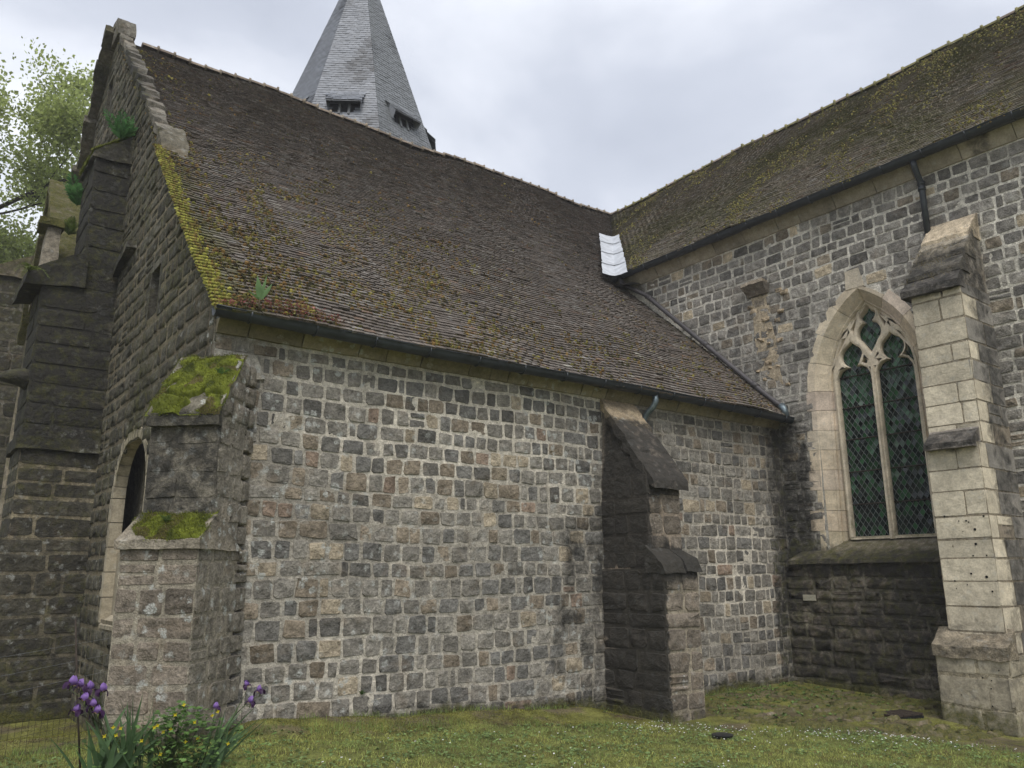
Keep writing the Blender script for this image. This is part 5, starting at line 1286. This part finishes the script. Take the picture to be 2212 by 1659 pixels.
# ================================================================== plants
def blade(base, tip, width, bend, seg=6, fold=0.25, side=None, twist=0.0):
    base, tip = np.array(base, float), np.array(tip, float); d = tip - base; ln = np.linalg.norm(d)
    s = np.cross(d, (0, 0, 1.0)) if side is None else np.array(side, float); s /= np.linalg.norm(s) + 1e-9
    nrm = np.cross(s, d/ln); V, F = [], []
    for i in range(seg + 1):
        t = i/seg; c = base + d*t + np.array([0, 0, bend*math.sin(math.pi*t)*ln]) ; w = width*(0.75 + 0.5*math.sin(math.pi*min(1, t*1.2)))*(1 - t**4)*0.5 + 0.0005
        V += [c - s*w, c + nrm*w*fold, c + s*w]
    for i in range(seg):
        for j in range(2): F.append((i*3 + j, i*3 + j + 1, i*3 + j + 4, i*3 + j + 3))
    return np.array(V), F
def petal_mesh(kind):
    V, F = [], []; nu, nv = 4, 5
    for j in range(nv + 1):
        t = j/nv
        for i in range(nu + 1):
            s = (i/nu)*2 - 1
            if kind == 'standard':   # upright, cupped inwards
                w = 0.034*math.sin(math.pi*(0.10 + 0.83*t))**0.8; y = 0.012 + 0.022*math.sin(math.pi*t) - 0.010*t; z = 0.075*t + 0.004*math.sin(9*s + 4*t)
                V.append((s*w, y - 0.012*s*s, z))
            else:                    # drooping fall
                w = 0.026*math.sin(math.pi*(0.12 + 0.80*t))**0.8; y = 0.010 + 0.055*math.sin(min(1, t*1.25)*math.pi/2); z = 0.020*math.sin(math.pi*min(1, t*1.6)*0.8) - 0.085*max(0, t - 0.35)**1.1
                V.append((s*w, y + 0.006*s*s, z + 0.006*math.cos(3*s)))
    for j in range(nv):
        for i in range(nu): F.append((j*(nu + 1) + i, j*(nu + 1) + i + 1, (j + 1)*(nu + 1) + i + 1, (j + 1)*(nu + 1) + i))
    t = np.array([(0.24, 0.135, 0.40)]*len(V)) if kind == 'standard' else np.array([(0.040, 0.012, 0.055)]*len(V))
    if kind == 'fall': t[:nu + 1] = (0.35, 0.25, 0.12)
    me = mesh_np(kind, np.array(V), F, t, False, True); me.materials.append(M['petal']); return me
STD, FALL = petal_mesh('standard'), petal_mesh('fall')
def iris_flower(parent, p, rz, tilt, sc_, rng):
    V, F = tube([(0, 0, -0.05), (0, 0, -0.02), (0, 0, 0.004)], [0.006, 0.009, 0.006], 6)
    fl_ = single('flower', V, F, (0.14, 0.17, 0.06), M['leaf'], parent, False); fl_.location = p; fl_.rotation_euler = (tilt[0], tilt[1], rz); fl_.scale = (sc_*0.82,)*3
    for k in range(3):
        for me, nm, off in ((STD, 'standard_petal', 0), (FALL, 'fall_petal', 60)):
            o = bpy.data.objects.new(nm, me); COL.objects.link(o); o.parent = fl_
            o.rotation_euler = (rng.uniform(-0.2, 0.2), rng.uniform(-0.15, 0.15), math.radians(120*k + off) + rng.uniform(-0.2, 0.2)); o.scale = (rng.uniform(0.85, 1.15),)*3
def iris(loc, label, leaves, stems, seed):
    rng = np.random.default_rng(seed); root = empty('iris_plant', loc); setp(root, label, 'iris', 'irises by the corner buttress')
    for (bx, by, tx, ty, tz, w, bd_) in leaves:
        V, F = blade((bx, by, -0.02), (tx, ty, tz), w, bd_, 8, 0.3, side=(math.cos(seed + bx*7), math.sin(seed + bx*7)*0.5, 0)); g = rng.uniform(0.75, 1.2)
        single('leaf', V, F, np.array([0.095, 0.165, 0.070])*g, M['leaf'], root, False)
    for (b0, top, fls) in stems:
        b0, top = np.array(b0, float), np.array(top, float); mid = (b0 + top)/2 + np.array([0.02, 0, 0.03])
        V, F = tube([b0, mid, top], [0.007, 0.006, 0.004], 6); single('stem', V, F, (0.085, 0.12, 0.05), M['leaf'], root, False)
        for (fx, fy, fz, sc_) in fls:
            f = np.array([fx, fy, fz]); V, F = tube([top + (b0 - top)*rng.uniform(0.05, 0.35), (f + top)/2 + np.array([0, 0, -0.02]), f + np.array([0, 0, -0.04])], 0.003, 5); single('flower_stalk', V, F, (0.10, 0.13, 0.06), M['leaf'], root, False)
            iris_flower(root, f, rng.uniform(0, 6), rng.uniform(-0.25, 0.25, 2), sc_, rng)
    return root
def rel(pts, loc): return [(a - loc[0], b_ - loc[1], c_ - loc[2], s_) for (a, b_, c_, s_) in pts]      # surveyed flower positions, relative to the plant
rng = np.random.default_rng(51)
l1 = (-1.02, -1.70, 0.04); lv = []
for k in range(40):
    a = rng.uniform(-0.6, 0.55); ln = rng.uniform(0.35, 0.74); lv.append((rng.uniform(-0.16, 0.30), rng.uniform(-0.12, 0.14), rng.uniform(-0.16, 0.30) + a*ln, rng.uniform(-0.2, 0.2), ln*math.cos(a)*0.85, rng.uniform(0.026, 0.044), rng.uniform(-0.02, 0.12)))
lv += [(0.10, 0, -0.20, -0.15, 0.14, 0.034, 0.16), (0.15, 0.0, -0.12, -0.12, 0.30, 0.034, 0.12), (0.1, 0.0, 0.18, -0.1, 0.66, 0.036, 0.0), (0.22, 0.05, 0.30, 0.0, 0.66, 0.032, 0.0), (0.20, 0.05, 0.14, 0.05, 0.64, 0.034, 0.0)]
iris(l1, 'iris clump with a dense head of purple flowers, left of the yellow flowers', lv,
     [((0.0, 0.02, 0), (-0.17, 0.0, 0.60), rel([(-1.344, -1.72, 0.791, 1.0), (-1.267, -1.68, 0.767, 0.95), (-1.247, -1.75, 0.671, 0.95)], l1)),
      ((0.05, 0.0, 0), (-0.10, 0.0, 0.58), rel([(-1.202, -1.66, 0.739, 0.95), (-1.125, -1.70, 0.723, 0.95), (-1.294, -1.74, 0.595, 0.85)], l1)),
      ((0.08, 0.0, 0), (-0.10, -0.03, 0.48), rel([(-1.177, -1.73, 0.622, 0.9), (-1.145, -1.76, 0.575, 0.95)], l1))], 3)
l2 = (-0.28, -1.62, 0.03); lv = []
for k in range(24):
    a = rng.uniform(0.05, 0.95); ln = rng.uniform(0.32, 0.66); lv.append((rng.uniform(-0.06, 0.12), rng.uniform(-0.10, 0.10), rng.uniform(-0.05, 0.1) + math.sin(a)*ln, rng.uniform(-0.12, 0.12), ln*math.cos(a)*0.9, rng.uniform(0.018, 0.030), rng.uniform(0.0, 0.10)))
iris(l2, 'iris clump leaning right with a few dark purple flowers, right of the yellow flowers', lv,
     [((0.02, 0, 0), (0.30, 0.0, 0.50), rel([(0.062, -1.62, 0.656, 0.85), (0.190, -1.60, 0.597, 0.9), (0.098, -1.64, 0.517, 0.9)], l2)),
      ((0.0, 0, 0), (0.08, 0.0, 0.44), rel([(-0.191, -1.62, 0.498, 0.75)], l2))], 9)
# greater celandine between them
cl = empty('celandine_plant', (-0.58, -1.72, 0.03)); setp(cl, 'bushy green plant with small yellow flowers between the irises', 'wildflower')
rng = np.random.default_rng(61); b = MB()
def lobed(p, d, up, s, rng):
    side = np.cross(d, up); side /= np.linalg.norm(side) + 1e-9
    out = [(0, 0), (0.30, 0.22), (0.16, 0.34), (0.48, 0.44), (0.34, 0.60), (0.62, 0.62), (0.30, 0.85), (0, 1.0), (-0.30, 0.85), (-0.62, 0.62), (-0.34, 0.60), (-0.48, 0.44), (-0.16, 0.34), (-0.30, 0.22)]
    return [p + d*b_*s + side*a*s*0.75 + up*(-0.12*s*(abs(a)*1.2 + b_*b_)) for a, b_ in out]
for k in range(1100):
    th = rng.uniform(0, 6.28); rr = abs(rng.normal(0, 0.22)); h = rng.uniform(0.03, 0.56)*(1 - 0.45*min(1, rr/0.5)); p = np.array([rr*math.cos(th)*1.25 + 0.05, rr*math.sin(th)*0.8, h])
    d = np.array([math.cos(th) + rng.normal(0, 0.6), math.sin(th) + rng.normal(0, 0.6), rng.uniform(-0.2, 0.5)]); d /= np.linalg.norm(d); up = np.array([rng.normal(0, 0.3), rng.normal(0, 0.3) - 0.2, 1.0])
    pts = lobed(p, d, up/np.linalg.norm(up), rng.uniform(0.028, 0.062), rng); b.add(pts, [tuple(range(14))], np.array([0.110, 0.195, 0.052])*rng.uniform(0.45, 1.35))
for k in range(70):
    th = rng.uniform(0, 6.28); rr = abs(rng.normal(0, 0.16)); V, F = tube([(0.05, 0, 0), (rr*math.cos(th)*0.6, rr*math.sin(th)*0.5, 0.15), (rr*math.cos(th)*1.2, rr*math.sin(th)*0.8, rng.uniform(0.2, 0.42))], 0.0028, 4, False); b.add(V, F, (0.08, 0.12, 0.04))
b.build('foliage', M['leaf'], cl, 'stuff', False, False)
for (a, b_) in [(0.045, 0.558), (-0.017, 0.488), (-0.416, 0.432), (-0.470, 0.445), (-0.444, 0.385), (-0.168, 0.411), (-0.043, 0.383), (-0.098, 0.369), (0.177, 0.292), (0.080, 0.275), (0.323, 0.478), (0.279, 0.453), (0.426, 0.219), (-0.104, 0.206), (-0.145, 0.422), (0.141, 0.415), (-0.526, 0.388), (-0.255, 0.323)]:
    f = np.array([a, -0.14, b_]); V = [f]
    for t in range(8): an_ = t*math.pi/4 + a*40; rr = 0.018 if t % 2 == 0 else 0.009; V.append(f + np.array([math.cos(an_)*rr, -0.006 - 0.3*math.sin(an_)*rr, math.sin(an_)*rr]))
    V += [v + np.array([0.0, 0.002, -0.001]) for v in V]
    single('flower', np.array(V), [(0, 1 + t, 1 + (t + 1) % 8) for t in range(8)] + [(9, 10 + (t + 1) % 8, 10 + t) for t in range(8)], (0.85, 0.72, 0.04), M['petal'], cl, False, False)
# ferns and weeds rooted in the masonry
def fern(loc, nfr, ln, label, seed, face=(-0.3, -1.0), col=(0.075, 0.180, 0.060), broad=0.20, name='fern', cat='fern', droop=0.35, group='ferns rooted in the masonry'):
    rng = np.random.default_rng(seed); root = empty(name, loc); setp(root, label, cat, group)
    for k in range(nfr):
        a = math.atan2(face[1], face[0]) + rng.normal(0, 1.1); l_ = ln*rng.uniform(0.55, 1.1); e = rng.uniform(0.55, 1.35); b = MB(); pts = []
        for i in range(11):
            t = i/10; pts.append(np.array([math.cos(a)*math.cos(e)*l_*t, math.sin(a)*math.cos(e)*l_*t, math.sin(e)*l_*t - droop*l_*t*t]))
        V, F = tube(pts, [0.004*(1 - 0.8*i/10) for i in range(11)], 4, False); b.add(V, F, np.array(col)*0.8)
        s = np.array([-math.sin(a), math.cos(a), 0.0])
        for i in range(1, 11):
            w = l_*broad*math.sin(math.pi*min(1.0, 0.25 + 0.75*i/10))*0.9; d = pts[i] - pts[i - 1]
            for sg in (-1, 1):
                q_ = pts[i] + s*sg*w + d*0.8 + rng.normal(0, 0.01, 3)*l_; b.add([pts[i - 1] + d*0.1, (pts[i] + q_)/2 - d*0.55, q_, (pts[i] + q_)/2 + d*0.55], [(0, 1, 2, 3)], np.array(col)*rng.uniform(0.7, 1.5))
        b.build('frond', M['leaf'], root, None, False, False)
    return root
fern((-0.22, 5.86, 9.40), 11, 0.72, 'dark green fern on the top ledge of the west buttress', 1)
fern((-0.62, 7.20, 8.50), 11, 0.85, 'dark green fern in the gap behind the west buttress', 2)
fern((-0.72, 7.00, 7.80), 11, 0.62, 'pale green leafy weed hanging behind the west buttress', 3, col=(0.12, 0.17, 0.04), name='hanging_weed', cat='weed')
fern((-1.36, 5.66, 6.52), 12, 0.42, 'pale green weed hanging from the lower ledge of the west buttress', 4, face=(-1, -0.5), col=(0.13, 0.17, 0.04), name='hanging_weed', cat='weed', droop=0.9)
fern((0.02, -0.34, 3.72), 9, 0.15, 'tiny fern in the upper moss of the corner buttress', 5, col=(0.075, 0.16, 0.05), droop=0.3)
fern((-0.42, -0.42, 2.12), 12, 0.17, 'feathery pale green plant in the lower moss of the corner buttress', 6, col=(0.14, 0.20, 0.06), droop=0.4, name='moss_plant', cat='weed')
fern((2.02, -0.02, 0.24), 8, 0.10, 'little green sprig growing from a joint low in the side wall', 7, col=(0.09, 0.17, 0.04), name='wall_weed', cat='weed')
fern((10.60, -3.18, 1.84), 12, 0.16, 'small dark fern at the end of the window sill', 8, face=(-1, -0.2), col=(0.05, 0.10, 0.03))
# weeds in the gutter
gw = empty('gutter_weed', (0.36, -0.40, 4.52)); setp(gw, 'single broad leaved green weed standing in the side gutter', 'weed')
V, F = tube([(0, 0, 0), (0.0, 0.0, 0.10), (0.01, 0, 0.16)], [0.014, 0.012, 0.009], 7); single('stem', V, F, (0.13, 0.10, 0.06), M['leaf'], gw, False)
for (tx, tz, w) in ((-0.06, 0.40, 0.06), (0.05, 0.42, 0.035), (0.12, 0.34, 0.06), (-0.16, 0.20, 0.03)):
    V, F = blade((0.005, 0, 0.13), (tx, -0.05, tz), w, 0.02, 6, 0.25, side=(0.9, -0.2, 0.2)); single('leaf', V, F, (0.16, 0.27, 0.11), M['leaf'], gw, False)
rw = empty('red_gutter_plant', (0.72, -0.38, 4.55)); setp(rw, 'crimson leaved plant spilling over the edge of the side gutter', 'weed')
rng = np.random.default_rng(71); b = MB()
for k in range(620):
    t = rng.random(); cx = -0.55 + 0.25*rng.normal() if t < 0.25 else 0.15 + 0.30*rng.normal(); p = np.array([np.clip(cx, -0.75, 0.62), rng.normal(0.03, 0.05), rng.uniform(-0.01, 0.16)*(1.2 - abs(cx - 0.1)) + 0.0])
    if p[1] < -0.06: p[2] -= 0.05
    sprig(b, p, 1, rng.uniform(0.035, 0.08), rng, [(0.27, 0.075, 0.08), (0.38, 0.17, 0.16), (0.22, 0.12, 0.08), (0.17, 0.16, 0.05)][rng.choice(4, p=[0.35, 0.3, 0.2, 0.15])])
b.build('foliage', M['leaf'], rw, 'stuff', False, False)
# moss tufts on the roofs
def roof_moss(name, n, sampler, parent, seed, cols):
    rng = np.random.default_rng(seed); P, N_, S, T = [], [], [], []
    pos, nrm, size = sampler(rng, n); m = len(pos)
    up = nrm; a = np.cross(up, (0.3, 0.9, 0.1)); a /= np.linalg.norm(a); c = np.cross(up, a); V = []
    ring = 6
    for (rad, h) in ((1.0, -0.25), (0.72, 0.42)):
        for k in range(ring):
            an = k*2*math.pi/ring + h; jit = rng.uniform(0.65, 1.3, m)[:, None]
            V.append(pos + (a*math.cos(an) + c*math.sin(an))*(size[:, None]*rad*jit) + up*(size[:, None]*h*rng.uniform(0.6, 1.3, m)[:, None]))
    V.append(pos + up*size[:, None]*0.75); V = np.stack(V, 1)
    F0 = [(i, (i + 1) % 6, 6 + (i + 1) % 6) for i in range(6)] + [(i, 6 + (i + 1) % 6, 6 + i) for i in range(6)] + [(6 + i, 6 + (i + 1) % 6, 12) for i in range(6)]
    F = (np.array(F0)[None] + (np.arange(m)*13)[:, None, None]).reshape(-1, 3)
    pick = np.array(cols)[rng.choice(len(cols), m)]*rng.uniform(0.55, 1.35, (m, 1)); T = np.repeat(pick, 13, 0)
    o = link(name, mesh_np(name, V.reshape(-1, 3), F, T, False, True), parent, M['moss']); o['kind'] = 'stuff'
def sampA(rng, n):
    x = rng.uniform(-0.05, 10.8, n); y = -0.3 + 9.0*rng.random(n)**1.3; P = np.stack([x, y, 0*x], -1)
    dens = 0.7*sstep(1.4, 0.1, x)*sstep(5, 3, y) + 1.8*sstep(6.5, 0.3, x)*sstep(6.0, 0.5, y) + 0.26*sstep(3.0, 0.2, y) + 0.035 + 0.6*sstep(1.6, 0.6, x)*sstep(5.0, 8.5, y)
    k = dens*sstep(0.32, 0.64, fbm(P, 2.4, 45, 3)) > rng.random(n)*0.85; x, y = x[k], y[k]
    row = np.round((y + 0.36)/(EXPO/sl_)); y = -0.36 + row*EXPO/sl_
    z = np.array([zA(b_) for b_ in y]); s = np.array([sagA(a, b_) for a, b_ in zip(x, y)])
    return np.stack([x, y, z], -1) + NA*(s + 0.035)[:, None], NA, rng.uniform(0.009, 0.023, len(x))*(1 + 0.9*(rng.random(len(x)) < 0.20))
roof_moss('moss', 60000, sampA, roofA, 5, [(0.165, 0.105, 0.034), (0.120, 0.110, 0.030), (0.060, 0.054, 0.022), (0.185, 0.160, 0.040), (0.140, 0.085, 0.030), (0.06, 0.048, 0.022)])
def sampV(rng, n):
    y = rng.uniform(-0.3, 3.6, n); x = -0.11 + np.abs(rng.normal(0, 0.085, n)); row = np.round((y + 0.36)/(EXPO/sl_)); y = -0.36 + row*EXPO/sl_
    z = np.array([zA(b_) for b_ in y]); s = np.array([sagA(a, b_) for a, b_ in zip(x, y)])
    return np.stack([x, y, z], -1) + NA*(s + 0.035)[:, None], NA, rng.uniform(0.015, 0.038, n)
roof_moss('moss', 2300, sampV, roofA, 6, [(0.27, 0.26, 0.05), (0.21, 0.205, 0.04), (0.17, 0.13, 0.034)])
def sampB(rng, n):
    y = rng.uniform(-6.5, 8.5, n); x = rng.uniform(10.45, 15.6, n); k = (y < (np.array([zB(a) for a in x]) - EA)/PIT - 0.5) & (sstep(0.42, 0.64, fbm(np.stack([x*0.6, y, 0*x], -1), 1.8, 47, 3))*(0.45 + 0.5*sstep(14.6, 15.6, x) + 0.3*sstep(12.5, 10.6, x)) > rng.random(n)*0.8); x, y = x[k], y[k]
    row = np.round((x - 10.44)/(EXPO/sl_)); x = 10.44 + row*EXPO/sl_
    z = np.array([zB(a) for a in x]); s = np.array([sagB(a, b_) for a, b_ in zip(x, y)])
    return np.stack([x, y, z], -1) + NB*(s + 0.035)[:, None], NB, rng.uniform(0.012, 0.030, len(x))
roof_moss('moss', 26000, sampB, roofB, 7, [(0.165, 0.150, 0.042), (0.13, 0.12, 0.04), (0.12, 0.085, 0.034), (0.20, 0.18, 0.05)])

# ---------- dry grass tufts on the transept buttress top
b = MB(); rng = np.random.default_rng(81)
for k in range(240):
    x = rng.choice([9.66, 9.90, 10.14]) + rng.normal(0, 0.03); y = rng.uniform(-4.0, -3.2); z = 6.05 + (x - 9.66)*1.22; p = np.array([x, y, z]); d = np.array([-rng.uniform(0, 0.07), rng.normal(0, 0.03), rng.uniform(-0.06, 0.06)]); w = np.array([0, 0.003, 0.0])
    b.add([p - w, p + w, p + d], [(0, 1, 2)], np.array([0.22, 0.18, 0.08])*rng.uniform(0.6, 1.3))
o = b.build('dry_grass', M['grass'], bt, 'stuff', False, False)

# ---------- wire fence at the left, with an iron stake
fe = empty('wire_fence', (-1.6, 0.0, 0.0)); setp(fe, 'thin rusty wire mesh fence in front of the west front', 'fence')
b = MB(); W0, W1 = np.array([-2.5, -0.9, 0.0]), np.array([-0.70, 0.35, 0.0]); org = np.array([-1.6, 0, 0])
for k in range(33):
    p = W0 + (W1 - W0)*k/32; V, F = tube([p - org, p - org + np.array([0.0, 0, 0.36])], 0.0016, 4, False); b.add(V, F)
for k in range(5):
    z = 0.06 + k*0.075; V, F = tube([W0 - org + np.array([0, 0, z]), W1 - org + np.array([0, 0, z])], 0.0014, 4, False); b.add(V, F)
b.build('mesh', M['iron'], fe, 'stuff', False, False)
for k, z in enumerate((0.62, 0.78, 0.94)):
    V, F = tube([W0 - org + np.array([0, 0, z - 0.05]), (W0 + W1)/2 - org + np.array([0, 0, z - 0.02]), W1 - org + np.array([0.1, 0, z + 0.06])], 0.0013, 4, False); single('strand', V, F, (1, 1, 1), M['wood'], fe, False)
sx, szt, sx2 = -1.281, 1.259, -1.113
V, F = tube([(sx2 + 1.6 + 0.02, -1.2, -0.1), ((sx + sx2)/2 + 1.6, -1.2, 0.6), (sx + 1.6, -1.2, szt)], 0.008, 6); single('stake', V, F, (1, 1, 1), M['iron'], fe, False)

# ---------- trees beyond the church
def tree(loc, height, crown_r, label, seed, nleaf, leaf, trunk_r, col, first=0.25):
    rng = np.random.default_rng(seed); root = empty('broadleaf_tree', loc); setp(root, label, 'tree', 'trees beyond the west front')
    tips = []; b = MB()
    def limb(p, d, ln, r, lev):
        pts = [p]; dd = d.copy(); n_ = 5
        for i in range(n_):
            dd = dd + rng.normal(0, 0.13, 3) + np.array([0, 0, 0.03]); dd /= np.linalg.norm(dd); pts.append(pts[-1] + dd*ln/n_)
        V, F = tube(pts, [r*(1 - 0.55*i/n_) for i in range(n_ + 1)], 6 if lev < 2 else 4, False); b.add(V, F)
        if lev >= 2: tips.extend(pts[2:])
        if lev < 4:
            m_ = (7 if lev == 0 else 4)
            for k in range(m_):
                t = first + (1 - first)*(k + rng.random())/m_ if lev == 0 else 0.3 + 0.7*(k + rng.random())/m_
                i = min(n_ - 1, int(t*n_)); q_ = pts[i] + (pts[i + 1] - pts[i])*(t*n_ - i); a = rng.uniform(0, 6.28); s = np.array([math.cos(a), math.sin(a), rng.uniform(-0.1, 0.6)])
                nd = dd*0.35 + s; nd /= np.linalg.norm(nd); limb(q_, nd, ln*rng.uniform(0.42, 0.66) if lev else crown_r*rng.uniform(0.7, 1.1), r*(1 - 0.5*t)*0.55, lev + 1)
    limb(np.zeros(3), np.array([0.0, 0, 1.0]), height*0.85, trunk_r, 0)
    b.build('trunk', M['bark'], root, None, False)
    tips = np.array(tips); i = rng.integers(0, len(tips), nleaf); p = tips[i] + rng.normal(0, 0.34, (nleaf, 3)); a = rng.normal(0, 1, (nleaf, 3)); a /= np.linalg.norm(a, axis=1, keepdims=True); c = np.cross(a, rng.normal(0, 1, (nleaf, 3))); c /= np.linalg.norm(c, axis=1, keepdims=True)
    s = leaf*rng.uniform(0.6, 1.3, (nleaf, 1)); V = np.stack([p - a*s, p + c*s*0.6, p + a*s, p - c*s*0.6], 1).reshape(-1, 3)
    T = np.repeat(np.array(col)*rng.uniform(0.6, 1.4, (nleaf, 1))*(0.8 + 0.4*vnoise(tips[i], 0.8, seed))[:, None], 4, 0)
    o = link('crown', mesh_np('crown', V, np.arange(4*nleaf).reshape(-1, 4), T, False, False), root, M['treeleaf']); o['kind'] = 'stuff'
tree((-2.6, 27.0, 0.0), 18.5, 6.0, 'tall pale green tree in spring leaf behind the west porch', 5, 90000, 0.085, 0.36, (0.36, 0.42, 0.14))
tree((-5.8, 21.0, 0.0), 19.0, 4.6, 'tall spring tree half outside the picture left of the west porch', 8, 56000, 0.085, 0.30, (0.36, 0.42, 0.14))


# ---------- damp air: an even, very thin haze round the whole place
V, F = rough_block(box8(-1000, 1000, -1000, 1000, -3.0, 30.0), (1, 1, 1), 0.0)
hz = bpy.data.materials.new('haze_air'); hz.use_nodes = True; hz.node_tree.nodes.clear()
ho = hz.node_tree.nodes.new('ShaderNodeOutputMaterial'); hv = hz.node_tree.nodes.new('ShaderNodeVolumePrincipled')
hv.inputs['Density'].default_value = 0.0014; hv.inputs['Color'].default_value = (0.95, 0.96, 1.0, 1)
hz.node_tree.links.new(hv.outputs[0], ho.inputs['Volume'])
me = bpy.data.meshes.new('haze'); me.from_pydata([tuple(v) for v in V], [], F)
o = link('haze', me, None, hz); o['kind'] = 'stuff'; o['label'] = 'thin damp haze in the air'
